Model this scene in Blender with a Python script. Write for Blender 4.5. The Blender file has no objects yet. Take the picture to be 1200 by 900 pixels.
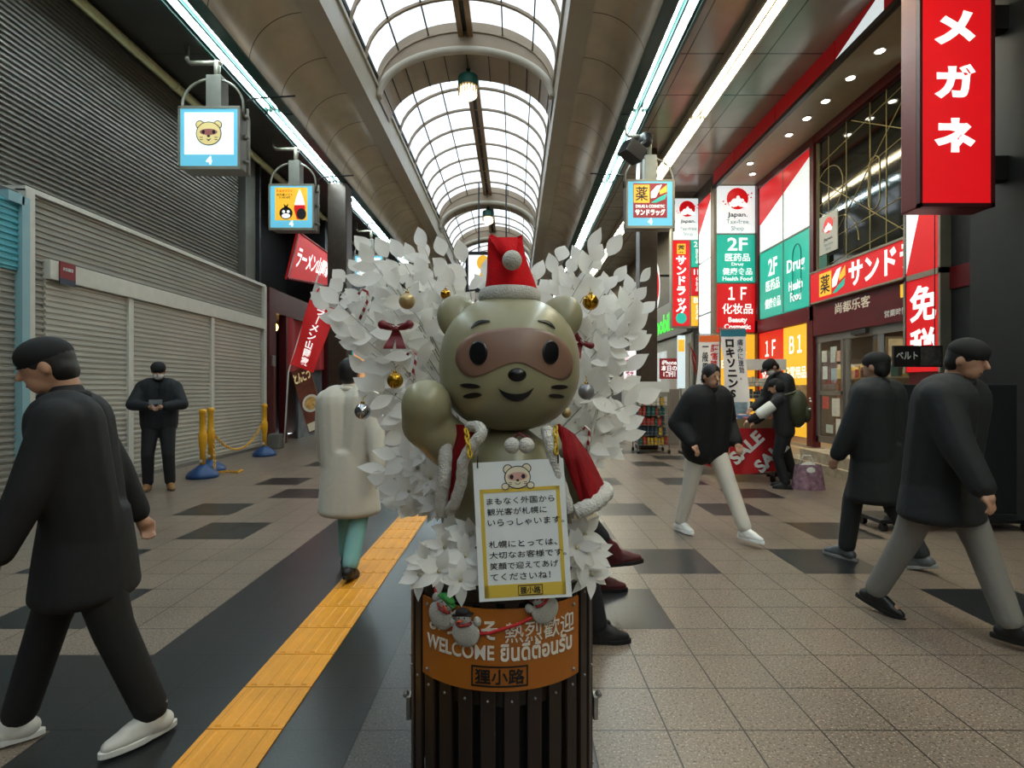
import bpy, bmesh, math, random
from mathutils import Vector as V, Matrix as MX
SC = bpy.context.scene
COL = SC.collection
PI = math.pi

# ---------------------------------------------------------------- camera, sky, exposure
EYE, FPX, VX, VY = 1.38, 625.0, 603.0, 455.0
cam = bpy.data.cameras.new('camera'); co = bpy.data.objects.new('camera', cam); COL.objects.link(co)
cam.sensor_width = 36; cam.lens = 36 * FPX / 1200
cam.shift_x = -(VX - 600) / 1200; cam.shift_y = (VY - 450) / 1200
co.location = (0, 0, EYE); co.rotation_euler = (PI / 2, 0, 0); SC.camera = co
cam.dof.use_dof = True; cam.dof.focus_distance = 1.6; cam.dof.aperture_fstop = 14
W = bpy.data.worlds.new('sky'); SC.world = W; W.use_nodes = True
bg = W.node_tree.nodes['Background']
bg.inputs[0].default_value = (0.80, 0.91, 1.0, 1); bg.inputs[1].default_value = 1.65
SC.view_settings.view_transform = 'Standard'; SC.view_settings.look = 'None'
SC.view_settings.gamma = 1; SC.view_settings.use_curve_mapping = False
SC.view_settings.exposure = 0.6
TUBE_POWER = 38.0

# ---------------------------------------------------------------- helpers
def lin(h):
    h = h.lstrip('#'); r = []
    for i in (0, 2, 4):
        c = int(h[i:i + 2], 16) / 255
        r.append(c / 12.92 if c <= .04045 else ((c + .055) / 1.055) ** 2.4)
    return (*r, 1)
MATS = {}
def mat(name, col, rough=.5, metal=0, emit=0, var=0, vscale=8, bump=0, bscale=40, spec=.5, trans=0, coat=0):
    if name in MATS: return MATS[name]
    m = bpy.data.materials.new(name); m.use_nodes = True; MATS[name] = m
    nt = m.node_tree; b = nt.nodes['Principled BSDF']; c = lin(col)
    b.inputs['Base Color'].default_value = c; b.inputs['Roughness'].default_value = rough
    b.inputs['Metallic'].default_value = metal; b.inputs['Specular IOR Level'].default_value = spec
    b.inputs['Coat Weight'].default_value = coat
    if emit:
        b.inputs['Emission Color'].default_value = c; b.inputs['Emission Strength'].default_value = emit
    if var or bump:
        tc = nt.nodes.new('ShaderNodeTexCoord')
    if var:
        n = nt.nodes.new('ShaderNodeTexNoise'); n.inputs['Scale'].default_value = vscale; n.inputs['Detail'].default_value = 5
        nt.links.new(tc.outputs['Object'], n.inputs['Vector'])
        r = nt.nodes.new('ShaderNodeMapRange'); r.inputs['From Min'].default_value = .3; r.inputs['From Max'].default_value = .7
        r.inputs['To Min'].default_value = 1 - var; r.inputs['To Max'].default_value = 1 + var
        nt.links.new(n.outputs['Fac'], r.inputs['Value'])
        x = nt.nodes.new('ShaderNodeMix'); x.data_type = 'RGBA'; x.blend_type = 'MULTIPLY'
        x.inputs[0].default_value = 1; x.inputs[6].default_value = c
        nt.links.new(r.outputs[0], x.inputs[7]); nt.links.new(x.outputs[2], b.inputs['Base Color'])
    if bump:
        n = nt.nodes.new('ShaderNodeTexNoise'); n.inputs['Scale'].default_value = bscale; n.inputs['Detail'].default_value = 3
        nt.links.new(tc.outputs['Object'], n.inputs['Vector'])
        u = nt.nodes.new('ShaderNodeBump'); u.inputs['Strength'].default_value = bump; u.inputs['Distance'].default_value = .01
        nt.links.new(n.outputs['Fac'], u.inputs['Height']); nt.links.new(u.outputs[0], b.inputs['Normal'])
    return m
def lined(name, col, line, axes, rough=.35, metal=0, speck=None, rvar=0, vmul=.12):
    """material with joint lines at world positions; axes: (axis, period, width, offset)"""
    m = bpy.data.materials.new(name); m.use_nodes = True; MATS[name] = m
    nt = m.node_tree; N = nt.nodes; L = nt.links; b = N['Principled BSDF']
    b.inputs['Roughness'].default_value = rough; b.inputs['Metallic'].default_value = metal
    g = N.new('ShaderNodeNewGeometry'); s = N.new('ShaderNodeSeparateXYZ'); L.new(g.outputs['Position'], s.inputs[0])
    def mth(op, a, v):
        k = N.new('ShaderNodeMath'); k.operation = op
        L.new(a, k.inputs[0])
        if isinstance(v, (int, float)): k.inputs[1].default_value = v
        else: L.new(v, k.inputs[1])
        return k.outputs[0]
    tot = None
    for ax, per, wid, off in axes:
        f = mth('FLOORED_MODULO', mth('SUBTRACT', s.outputs[ax], off - wid / 2), per)
        f = mth('LESS_THAN', f, wid)
        tot = f if tot is None else mth('MAXIMUM', tot, f)
    n = N.new('ShaderNodeTexNoise'); n.inputs['Scale'].default_value = 1.7; n.inputs['Detail'].default_value = 6
    L.new(g.outputs['Position'], n.inputs['Vector'])
    r = N.new('ShaderNodeMapRange'); r.inputs['From Min'].default_value = .3; r.inputs['From Max'].default_value = .7
    r.inputs['To Min'].default_value = 1 - vmul; r.inputs['To Max'].default_value = 1 + vmul; L.new(n.outputs['Fac'], r.inputs['Value'])
    base = N.new('ShaderNodeMix'); base.data_type = 'RGBA'; base.blend_type = 'MULTIPLY'; base.inputs[0].default_value = 1
    base.inputs[6].default_value = lin(col); L.new(r.outputs[0], base.inputs[7])
    o = base.outputs[2]
    if speck:
        sc, dark, light = speck
        for k, (scale, colr, lo, hi) in enumerate(((sc, dark, .56, .66), (sc * 1.3, light, .58, .68))):
            q = N.new('ShaderNodeTexNoise'); q.inputs['Scale'].default_value = scale; q.inputs['Detail'].default_value = 2
            ad = N.new('ShaderNodeVectorMath'); ad.inputs[1].default_value = (k * 7.3, k * 3.1, 0); L.new(g.outputs['Position'], ad.inputs[0]); L.new(ad.outputs[0], q.inputs['Vector'])
            mr = N.new('ShaderNodeMapRange'); mr.inputs['From Min'].default_value = lo; mr.inputs['From Max'].default_value = hi; L.new(q.outputs['Fac'], mr.inputs['Value'])
            mm = N.new('ShaderNodeMix'); mm.data_type = 'RGBA'; L.new(mr.outputs[0], mm.inputs[0]); L.new(o, mm.inputs[6]); mm.inputs[7].default_value = lin(colr)
            o = mm.outputs[2]
    mm = N.new('ShaderNodeMix'); mm.data_type = 'RGBA'; L.new(tot, mm.inputs[0]); L.new(o, mm.inputs[6]); mm.inputs[7].default_value = lin(line)
    L.new(mm.outputs[2], b.inputs['Base Color'])
    if rvar:
        rr = N.new('ShaderNodeMapRange'); rr.inputs['From Min'].default_value = .35; rr.inputs['From Max'].default_value = .65
        rr.inputs['To Min'].default_value = rough - rvar; rr.inputs['To Max'].default_value = rough + rvar
        L.new(n.outputs['Fac'], rr.inputs['Value']); L.new(rr.outputs[0], b.inputs['Roughness'])
    u = N.new('ShaderNodeBump'); u.invert = True; u.inputs['Strength'].default_value = .4; u.inputs['Distance'].default_value = .004
    L.new(tot, u.inputs['Height']); L.new(u.outputs[0], b.inputs['Normal'])
    return m
def P(px, py, Y): return V(((px - VX) * Y / FPX, Y, EYE - (py - VY) * Y / FPX))

class Fr:                                            # a flat working frame: right, up, and normal towards the viewer
    def __init__(s, O, R, U):
        s.O, s.R, s.U = V(O), V(R).normalized(), V(U).normalized(); s.N = s.R.cross(s.U)
    def __call__(s, u, v, n=0): return s.O + s.R * u + s.U * v + s.N * n
def FC(Y): return Fr((0, Y, 0), (1, 0, 0), (0, 0, 1))          # faces the camera
def FR(X): return Fr((X, 0, 0), (0, -1, 0), (0, 0, 1))         # faces -X; u = -Y
def FL(X): return Fr((X, 0, 0), (0, 1, 0), (0, 0, 1))          # faces +X; u = Y

class MB:
    def __init__(s): s.bm = bmesh.new()
    def hexa(s, p, mi=0):
        v = [s.bm.verts.new(q) for q in p]
        for f in ((0, 3, 2, 1), (4, 5, 6, 7), (0, 1, 5, 4), (1, 2, 6, 5), (2, 3, 7, 6), (3, 0, 4, 7)):
            s.bm.faces.new([v[i] for i in f]).material_index = mi
        return s
    def box(s, x0, x1, y0, y1, z0, z1, mi=0):
        x0, x1 = sorted((x0, x1)); y0, y1 = sorted((y0, y1)); z0, z1 = sorted((z0, z1))
        return s.hexa([(x0, y0, z0), (x1, y0, z0), (x1, y1, z0), (x0, y1, z0), (x0, y0, z1), (x1, y0, z1), (x1, y1, z1), (x0, y1, z1)], mi)
    def fbox(s, F, u0, u1, v0, v1, n0, n1, mi=0):
        u0, u1 = sorted((u0, u1)); v0, v1 = sorted((v0, v1)); n0, n1 = sorted((n0, n1))
        return s.hexa([F(u0, v0, n0), F(u1, v0, n0), F(u1, v1, n0), F(u0, v1, n0), F(u0, v0, n1), F(u1, v0, n1), F(u1, v1, n1), F(u0, v1, n1)], mi)
    def fpoly(s, F, pts, n0, n1):
        return s.prism([F(u, v, n0) for u, v in pts], F.N * (n1 - n0))
    def prism(s, pts, ext):
        a = [s.bm.verts.new(p) for p in pts]; b = [s.bm.verts.new(V(p) + V(ext)) for p in pts]; n = len(a)
        s.bm.faces.new(a[::-1]); s.bm.faces.new(b)
        for i in range(n): s.bm.faces.new((a[i], a[(i + 1) % n], b[(i + 1) % n], b[i]))
        return s
    def fdisc(s, F, u, v, ru, rv, n0, n1, k=24, rot=0):
        c, q = math.cos(rot), math.sin(rot); pts = []
        for i in range(k):
            t = 2 * PI * i / k; a, b = ru * math.cos(t), rv * math.sin(t)
            pts.append((u + a * c - b * q, v + a * q + b * c))
        return s.fpoly(F, pts, n0, n1)
    def tube(s, pts, r, n=8, closed=False):
        pts = [V(p) for p in pts]; m = len(pts); rings = []
        rad = r if isinstance(r, (list, tuple)) else [r] * m
        ref = None
        for i, p in enumerate(pts):
            a = pts[i - 1] if (i or closed) else p; b = pts[(i + 1) % m] if (i < m - 1 or closed) else p
            d = (b - a).normalized()
            if ref is None: ref = V((0, 0, 1)) if abs(d.z) < .9 else V((1, 0, 0))
            e = (ref - d * ref.dot(d)); e = e.normalized() if e.length > 1e-5 else d.orthogonal().normalized()
            ref = e; f = d.cross(e)
            rings.append([s.bm.verts.new(p + (e * math.cos(2 * PI * k / n) + f * math.sin(2 * PI * k / n)) * rad[i]) for k in range(n)])
        for i in range(m if closed else m - 1):
            A, B = rings[i], rings[(i + 1) % m]
            for k in range(n): s.bm.faces.new((A[k], A[(k + 1) % n], B[(k + 1) % n], B[k]))
        if not closed: s.bm.faces.new(rings[0][::-1]); s.bm.faces.new(rings[-1])
        return s
    def cyl(s, a, b, r0, r1=None, n=16): return s.tube([a, b], [r0, r0 if r1 is None else r1], n)
    def lathe(s, prof, c=(0, 0, 0), n=24, sx=1, sy=1):
        c = V(c); rings = []
        for r, z in prof:
            rings.append([s.bm.verts.new(c + V((r * sx * math.cos(2 * PI * k / n), r * sy * math.sin(2 * PI * k / n), z))) for k in range(n)])
        for A, B in zip(rings, rings[1:]):
            for k in range(n): s.bm.faces.new((A[k], A[(k + 1) % n], B[(k + 1) % n], B[k]))
        s.bm.faces.new(rings[0][::-1]); s.bm.faces.new(rings[-1]); return s
    def ell(s, c, r, nu=20, nv=12, R=None):
        c = V(c); r = V(r) if not isinstance(r, (int, float)) else V((r, r, r))
        T = lambda p: c + (R @ p if R else p)
        rings = []
        for j in range(1, nv):
            t = PI * j / nv
            rings.append([s.bm.verts.new(T(V((r.x * math.sin(t) * math.cos(2 * PI * k / nu), r.y * math.sin(t) * math.sin(2 * PI * k / nu), -r.z * math.cos(t))))) for k in range(nu)])
        lo = s.bm.verts.new(T(V((0, 0, -r.z)))); hi = s.bm.verts.new(T(V((0, 0, r.z))))
        for A, B in zip(rings, rings[1:]):
            for k in range(nu): s.bm.faces.new((A[k], A[(k + 1) % nu], B[(k + 1) % nu], B[k]))
        for k in range(nu):
            s.bm.faces.new((lo, rings[0][(k + 1) % nu], rings[0][k])); s.bm.faces.new((hi, rings[-1][k], rings[-1][(k + 1) % nu]))
        return s
    def cap(s, a, b, r0, r1=None, n=12):
        a, b = V(a), V(b); r1 = r0 if r1 is None else r1; d = (b - a)
        if d.length < 1e-6: return s.ell(a, r0, n, 8)
        d.normalize(); pts, rad = [], []
        for t in (-1, -.92, -.7, -.38, 0): pts.append(a + d * r0 * t); rad.append(max(r0 * math.sqrt(1 - t * t), r0 * .05))
        for t in (0, .38, .7, .92, 1): pts.append(b + d * r1 * t); rad.append(max(r1 * math.sqrt(1 - t * t), r1 * .05))
        return s.tube(pts, rad, n)
    def grid(s, fn, nu, nv, thick=None):
        g = [[s.bm.verts.new(fn(i / nu, j / nv)) for j in range(nv + 1)] for i in range(nu + 1)]
        for i in range(nu):
            for j in range(nv): s.bm.faces.new((g[i][j], g[i + 1][j], g[i + 1][j + 1], g[i][j + 1]))
        return s
    def poly(s, pts): s.bm.faces.new([s.bm.verts.new(p) for p in pts]); return s

ORG = {}
def link_mesh(name, me, parent, org=None):
    o = bpy.data.objects.new(name, me); COL.objects.link(o)
    if parent is not None:
        O = ORG[parent]; ORG[o] = O; o.parent = parent
        if O.length: me.transform(MX.Translation(-O))
    else:
        if org is None:
            vs = [v.co for v in me.vertices]
            lo = [min(v[i] for v in vs) for i in range(3)]; hi = [max(v[i] for v in vs) for i in range(3)]
            org = V(((lo[0] + hi[0]) / 2, (lo[1] + hi[1]) / 2, lo[2]))
        me.transform(MX.Translation(-V(org))); o.location = org; ORG[o] = V(org)
    return o
def out(mb, name, m, parent=None, smooth=False, bevel=0, solid=0, remesh=0, soft=0, sub=0, org=None, fixn=True):
    me = bpy.data.meshes.new(name)
    if fixn: bmesh.ops.recalc_face_normals(mb.bm, faces=mb.bm.faces[:])
    mb.bm.to_mesh(me); mb.bm.free()
    for q in (m if isinstance(m, (list, tuple)) else [m]): me.materials.append(q)
    if remesh or soft or sub or solid or bevel:
        t = bpy.data.objects.new('tmp', me); COL.objects.link(t)
        if remesh:
            k = t.modifiers.new('r', 'REMESH'); k.mode = 'VOXEL'; k.voxel_size = remesh
        if solid:
            k = t.modifiers.new('s', 'SOLIDIFY'); k.thickness = solid; k.offset = 0
        if bevel:
            k = t.modifiers.new('b', 'BEVEL'); k.width = bevel; k.segments = 2; k.limit_method = 'ANGLE'
        if soft:
            k = t.modifiers.new('m', 'SMOOTH'); k.factor = .6; k.iterations = soft
        if sub:
            k = t.modifiers.new('u', 'SUBSURF'); k.levels = sub
        dg = bpy.context.evaluated_depsgraph_get()
        n = bpy.data.meshes.new_from_object(t.evaluated_get(dg)); bpy.data.objects.remove(t)
        n.name = name; me = n
        if not me.materials:
            me.materials.append(m)
    if smooth:
        for p in me.polygons: p.use_smooth = True
        if bevel or solid:
            me.set_sharp_from_angle(angle=math.radians(40))
    return link_mesh(name, me, parent, org)
def tag(o, label, cat, group=None, kind=None):
    o['label'] = label; o['category'] = cat
    if group: o['group'] = group
    if kind: o['kind'] = kind
    return o
def struct(o, kind='structure'): o['kind'] = kind; return o
def thing(name, label, cat, loc, group=None, rz=0):
    o = bpy.data.objects.new(name, None); COL.objects.link(o); o.empty_display_size = .1
    o.location = loc; o.rotation_euler = (0, 0, rz); ORG[o] = V(loc) if not rz else V((0, 0, 0))
    return tag(o, label, cat, group)
def dup(root, loc, label=None, group=None, rz=None):
    def cp(o, par):
        c = o.copy(); COL.objects.link(c)
        if par is not None: c.parent = par
        for ch in o.children: cp(ch, c)
        return c
    r = cp(root, None); r.location = loc
    if rz is not None: r.rotation_euler = (0, 0, rz)
    if label: r['label'] = label
    if group: r['group'] = group
    return r
def text(body, parent, m, F, u, v, w=None, h=None, bold=.0, n=.002, depth=.003, name='lettering', fn=None, lead=1.0, align='CENTER'):
    cu = bpy.data.curves.new('t', 'FONT'); cu.body = body; cu.size = 1; cu.align_x = align; cu.offset = bold; cu.extrude = .01
    cu.space_line = lead; cu.resolution_u = 3
    t = bpy.data.objects.new('t', cu); COL.objects.link(t)
    dg = bpy.context.evaluated_depsgraph_get(); me = bpy.data.meshes.new_from_object(t.evaluated_get(dg)); bpy.data.objects.remove(t)
    xs = [q.co.x for q in me.vertices]; ys = [q.co.y for q in me.vertices]
    x0, x1, y0, y1 = min(xs), max(xs), min(ys), max(ys)
    if w is None: w = h * (x1 - x0) / (y1 - y0)
    if h is None: h = w * (y1 - y0) / (x1 - x0)
    for q in me.vertices:
        a = u + ((q.co.x - x0) / (x1 - x0) - .5) * w; b = v + ((q.co.y - y0) / (y1 - y0) - .5) * h; c = n + (q.co.z + .01) / .02 * depth
        q.co = fn(a, b, c) if fn else F(a, b, c)
    me.materials.clear(); me.materials.append(m); me.name = name
    return link_mesh(name, me, parent)
def vert(s): return '\n'.join('｜' if c == 'ー' else c for c in s)

# shared materials
M_white = mat('paint_white', '#d8d8d2', .5)
M_letter = mat('letter_white', '#f2f4f2', .5, emit=.55)
M_black = mat('black_paint', '#0c0c0d', .45)
M_steel = mat('brushed_steel', '#9a9a96', .3, .9)
M_red_lit = mat('red_lit', '#c81219', .35, emit=.45)
M_redframe = mat('red_frame', '#5e0f14', .35, var=.1)
M_white_lit = mat('white_lit', '#e6f0f2', .4, emit=.5)
M_teal_lit = mat('teal_lit', '#1fa893', .4, emit=.45)
M_yellow_lit = mat('yellow_lit', '#e8b030', .4, emit=.5)
M_blue_lit = mat('blue_lit', '#62b4cf', .4, emit=.5)
M_dark = mat('dark_wall', '#16181a', .6, var=.2)
M_ink = mat('ink_black', '#0a0a0a', .5)
M_bronze = mat('sign_case', '#8f8b7c', .45, .2, var=.06)
# ---------------------------------------------------------------- floor
ROW, COLW, X0, Y0 = .303, .31, -.935, 3.06
AX = [(0, COLW, .007, X0), (1, ROW, .006, Y0)]
F_light = lined('floor_light_granite', '#76685b', '#17130f', AX, .33, speck=(85, '#433930', '#a99a88'), rvar=.02)
F_dark = lined('floor_dark_granite_and_shade', '#212324', '#0b0b0b', AX, .3, speck=(90, '#151617', '#323435'), rvar=.02)
F_mid = lined('floor_grey_granite', '#45433f', '#141312', AX, .32, speck=(85, '#2b2a28', '#68645d'), rvar=.02)
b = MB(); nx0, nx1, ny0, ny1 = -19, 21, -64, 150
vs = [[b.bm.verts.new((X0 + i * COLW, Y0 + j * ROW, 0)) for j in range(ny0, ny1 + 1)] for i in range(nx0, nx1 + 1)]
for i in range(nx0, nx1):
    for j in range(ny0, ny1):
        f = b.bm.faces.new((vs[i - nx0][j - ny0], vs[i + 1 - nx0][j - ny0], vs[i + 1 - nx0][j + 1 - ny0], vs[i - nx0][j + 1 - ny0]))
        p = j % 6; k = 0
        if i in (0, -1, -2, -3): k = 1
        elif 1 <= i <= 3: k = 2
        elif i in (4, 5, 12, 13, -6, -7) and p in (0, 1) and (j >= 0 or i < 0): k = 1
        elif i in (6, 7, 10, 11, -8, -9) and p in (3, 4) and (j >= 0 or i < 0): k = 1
        elif i <= -4 and j in (-3, -2): k = 1  # dark tile band, also painting in the shading by the near left walker
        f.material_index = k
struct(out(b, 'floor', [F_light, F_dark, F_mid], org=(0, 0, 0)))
M_tact = mat('tactile_yellow', '#dd9520', .5, var=.12, vscale=3, bump=.15, bscale=60)
b = MB()
for j in range(-40, 130):
    y = Y0 + j * ROW
    b.box(-1.243, -.937, y + .003, y + ROW - .003, 0, .006)
    for k in range(4):
        x = -1.243 + .306 * (k + .5) / 4
        b.hexa([(x - .017, y + .012, .006), (x + .017, y + .012, .006), (x + .017, y + ROW - .012, .006), (x - .017, y + ROW - .012, .006),
                (x - .010, y + .02, .011), (x + .010, y + .02, .011), (x + .010, y + ROW - .02, .011), (x - .010, y + ROW - .02, .011)])
struct(out(b, 'floor_tactile_strip', M_tact))

# ---------------------------------------------------------------- roof
CX, ZC = -1.12, 6.80
YB, YE = -16.0, 46.0
M_cream = mat('painted_steel_cream', '#b8b09d', .4, var=.06, vscale=2)
M_rib = mat('rib_panel_tan', '#9c8a72', .45, var=.08, vscale=2)
M_cove = lined('cove_metal', '#cdbfa6', '#62584b', [(1, 1.22, .02, .4)], .25, .15)
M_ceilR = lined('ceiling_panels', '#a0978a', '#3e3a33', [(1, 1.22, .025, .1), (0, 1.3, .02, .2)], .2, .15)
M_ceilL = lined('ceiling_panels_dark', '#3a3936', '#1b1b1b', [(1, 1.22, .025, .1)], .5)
M_chan = mat('channel_teal', '#0d3d35', .35, var=.1)
M_glass = bpy.data.materials.new('roof_glass'); M_glass.use_nodes = True
nt = M_glass.node_tree; nt.nodes.remove(nt.nodes['Principled BSDF'])
tr = nt.nodes.new('ShaderNodeBsdfTransparent'); gl = nt.nodes.new('ShaderNodeBsdfGlossy'); mx = nt.nodes.new('ShaderNodeMixShader')
no = nt.nodes.new('ShaderNodeTexNoise'); no.inputs['Scale'].default_value = .9; no.inputs['Detail'].default_value = 4
rp = nt.nodes.new('ShaderNodeMapRange'); rp.inputs['From Min'].default_value = .3; rp.inputs['From Max'].default_value = .7; rp.inputs['To Min'].default_value = .62; rp.inputs['To Max'].default_value = .86
gg = nt.nodes.new('ShaderNodeNewGeometry'); nt.links.new(gg.outputs['Position'], no.inputs['Vector']); nt.links.new(no.outputs['Fac'], rp.inputs['Value'])
nt.links.new(rp.outputs[0], tr.inputs['Color']); gl.inputs['Roughness'].default_value = .2
mx.inputs[0].default_value = .04; nt.links.new(tr.outputs[0], mx.inputs[1]); nt.links.new(gl.outputs[0], mx.inputs[2])
nt.links.new(mx.outputs[0], nt.nodes['Material Output'].inputs[0])
HW, ZS, RISE = 2.0, 8.28, 1.30
def arc(t, hw=HW, zs=ZS, rise=RISE): a = PI * (1 - t); return (CX + hw * math.cos(a), zs + rise * math.sin(a))
secs = [(YB, 12.2), (13.4, 22.2), (23.0, 27.5), (28.3, YE)]
for k, (ya, yb) in enumerate(secs):
    b = MB(); b.grid(lambda u, v: V((arc(u)[0], ya + (yb - ya) * v, arc(u)[1])), 32, 1)
    struct(out(b, 'window_%d' % (k + 1), M_glass, smooth=True))
    b = MB(); n = max(3, round((yb - ya) / 1.05))
    for j in range(0, n + 1):
        y = ya + (yb - ya) * j / n
        for t0 in range(20):
            (xa, za), (xb, zb) = arc(t0 / 20, 1.97, ZS - .02, 1.26), arc((t0 + 1) / 20, 1.97, ZS - .02, 1.26)
            b.hexa([(xa, y - .035, za), (xa, y + .035, za), (xb, y + .035, zb), (xb, y - .035, zb),
                    (xa + (xa - CX) * .02, y - .035, za + .05), (xa + (xa - CX) * .02, y + .035, za + .05), (xb + (xb - CX) * .02, y + .035, zb + .05), (xb + (xb - CX) * .02, y - .035, zb + .05)])
    struct(out(b, 'trim_%d' % (k * 3 + 1), M_rib))
    b = MB()
    for t0 in (.22, .36, .64, .78):
        x, z = arc(t0, 1.985, ZS, 1.28); b.box(x - .015, x + .015, ya, yb, z - .02, z + .03)
    struct(out(b, 'trim_%d' % (k * 3 + 2), mat('mullion_dark', '#57503f', .5)))
    b = MB(); z = ZS + RISE
    b.box(CX - .17, CX - .05, ya, yb, z - .16, z - .01); b.box(CX + .05, CX + .17, ya, yb, z - .16, z - .01)
    b.box(CX - .05, CX + .05, ya, yb, z - .05, z - .01, 1)
    struct(out(b, 'trim_%d' % (k * 3 + 3), [mat('ridge_brown', '#8c6f50', .35, .3, var=.1), M_black]))
for k, (ya, yb) in enumerate([(12.2, 13.4), (22.2, 23.0), (27.5, 28.3)]):
    b = MB(); n = 40
    sof = [arc(i / n, 1.99, 8.02, 1.10) for i in range(n + 1)]; top = [arc(i / n, 2.05, 8.4, 1.36) for i in range(n + 1)]
    for i in range(n):
        a0, a1, c0, c1 = sof[i], sof[i + 1], top[i], top[i + 1]
        b.hexa([(a0[0], ya, a0[1]), (a0[0], yb, a0[1]), (a1[0], yb, a1[1]), (a1[0], ya, a1[1]), (c0[0], ya, c0[1]), (c0[0], yb, c0[1]), (c1[0], yb, c1[1]), (c1[0], ya, c1[1])])
    bmesh.ops.remove_doubles(b.bm, verts=b.bm.verts[:], dist=1e-4)
    for j in range(1, 12):                                          # seams between the soffit panels
        x, z = arc(j / 12, 1.985, 8.02, 1.09); b.box(x - .008, x + .008, ya, yb, z - .012, z + .01, 1)
    struct(out(b, 'ceiling_rib_%d' % (k + 1), [M_rib, M_black]))
    b = MB(); b.tube([(x, ya - .03, z - .02) for x, z in sof], .085, 10)
    struct(out(b, 'trim_%d' % (20 + k), M_cream, smooth=True))
for sgn, side in ((-1, 'left'), (1, 'right')):
    b = MB()
    def bx(x0, x1, z0, z1, mi=0): b.box(CX + sgn * x0, CX + sgn * x1, YB, YE, z0, z1, mi)
    bx(2.02, 2.42, 7.62, 7.72); bx(2.02, 2.12, 7.72, 8.42); bx(2.32, 2.42, 7.72, 8.1); bx(1.97, 2.05, 8.22, 8.30); bx(2.13, 2.31, 7.80, 7.86, 1)
    struct(out(b, 'ceiling_beam_%s' % side, [M_cream, mat('beam_gap', '#4b4438', .6)]))
    b = MB()
    b.grid(lambda u, v: V((CX + sgn * (2.40 + .93 * math.sin(u * PI / 2)), YB + (YE - YB) * v, ZC + .02 + .86 * math.cos(u * PI / 2))), 24, 1)
    struct(out(b, 'ceiling_cove_%s' % side, M_cove, smooth=True))
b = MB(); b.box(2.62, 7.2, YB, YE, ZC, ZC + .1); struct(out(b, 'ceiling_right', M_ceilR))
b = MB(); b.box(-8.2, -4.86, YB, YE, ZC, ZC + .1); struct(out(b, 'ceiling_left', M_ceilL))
b = MB(); b.box(-8.2, -3.12, YB, YE, 8.45, 8.55); b.box(.9, 7.2, YB, YE, 8.45, 8.55); struct(out(b, 'ceiling_void', M_dark))

# strip lights
M_tube = mat('fluorescent_tube', '#e8fbff', .4, emit=TUBE_POWER)
M_tubew = mat('fluorescent_tube_warm', '#fff6d8', .4, emit=TUBE_POWER * .8)
def strip(label, group, x, y, z, L, teal, lit):
    t = thing('strip_light', label, 'strip light', (x, y, z), group)
    b = MB(); b.box(x - .15, x + .15, y, y + L, z + .06, z + .12); b.box(x - .17, x - .13, y, y + L, z - .05, z + .12); b.box(x + .13, x + .17, y, y + L, z - .05, z + .12)
    b.box(x - .015, x + .015, y, y + L, z - .02, z + .06)
    if teal is M_chan:
        s = 1 if x < CX else -1; b.box(x + s * .17, x + s * .36, y, y + L, z - .09, z - .05); b.box(x - s * .17, x - s * .22, y, y + L, z - .09, z - .05)
    out(b, 'channel', teal, t)
    for s in (-1, 1):
        b = MB(); b.cyl((x + s * .085, y + .05, z + .01), (x + s * .085, y + L - .05, z + .01), .024, n=8); o = out(b, 'tube', lit, t, True)
        b = MB(); b.cyl((x + s * .085, y + .02, z + .01), (x + s * .085, y + .06, z + .01), .028, n=8); b.cyl((x + s * .085, y + L - .06, z + .01), (x + s * .085, y + L - .02, z + .01), .028, n=8)
        out(b, 'lamp_holder', M_white, o)
    return t
LS = 3.6
for (x, z, lab, grp, mt, lit) in ((-4.68, ZC, 'green edged twin tube light along the left ceiling edge', 'left ceiling strip lights', M_chan, M_tube),
                             (2.42, ZC, 'green edged twin tube light along the right ceiling edge', 'right ceiling strip lights', M_chan, M_tube),
                             (3.55, ZC - .14, 'cream twin tube light on the panelled right ceiling', 'right panel ceiling strip lights', M_cream, M_tubew)):
    s0 = strip(lab, grp, x, -.4, z, LS - .04, mt, lit)
    for k in range(0 if x < -3 else -4, 11):
        if k: dup(s0, (x, -.4 + k * LS, z))
b = MB(); b.cyl((-5.95, YB, ZC - .12), (-5.95, YE, ZC - .12), .075, n=12)
for k in range(24): b.cyl((-5.95, YB + 2.3 * k, ZC - .12), (-5.95, YB + 2.3 * k + .06, ZC - .12), .09, n=12)
tag(out(b, 'ceiling_pipe', mat('pipe_cream', '#c9c795', .4, var=.08), smooth=True, bevel=0), 'pale yellow round pipe running under the dark left ceiling', 'pipe')
# dome pendants under the ribs
def pendant(lab, y):
    z = 9.1; t = thing('drum_pendant_lamp', lab, 'ceiling lamp', (CX, y, z - .75), 'drum lamps under the roof ribs')
    b = MB(); b.lathe([(.05, z), (.05, z - .2)], (CX, y, 0)); out(b, 'stem', M_chan, t)
    b = MB(); b.lathe([(.05, z - .2), (.24, z - .2), (.25, z - .24), (.25, z - .42), (.22, z - .44)], (CX, y, 0)); out(b, 'canopy', mat('lamp_teal', '#1f5d50', .35), t, False)
    b = MB()
    for k in range(20):
        a = 2 * PI * k / 20; b.cyl((CX + .24 * math.cos(a), y + .24 * math.sin(a), z - .44), (CX + .225 * math.cos(a), y + .225 * math.sin(a), z - .64), .014, n=6)
    b.lathe([(.255, z - .44), (.255, z - .47), (.2, z - .47), (.2, z - .44)], (CX, y, 0))
    out(b, 'cage', mat('cage_tan', '#8b7a55', .4, .5), t)
    b = MB(); b.lathe([(.19, z - .46), (.205, z - .55), (.2, z - .66), (.12, z - .72), (.01, z - .735)], (CX, y, 0)); out(b, 'diffuser', mat('lamp_glow', '#fff3cf', .4, emit=3.2), t, True)
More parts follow.
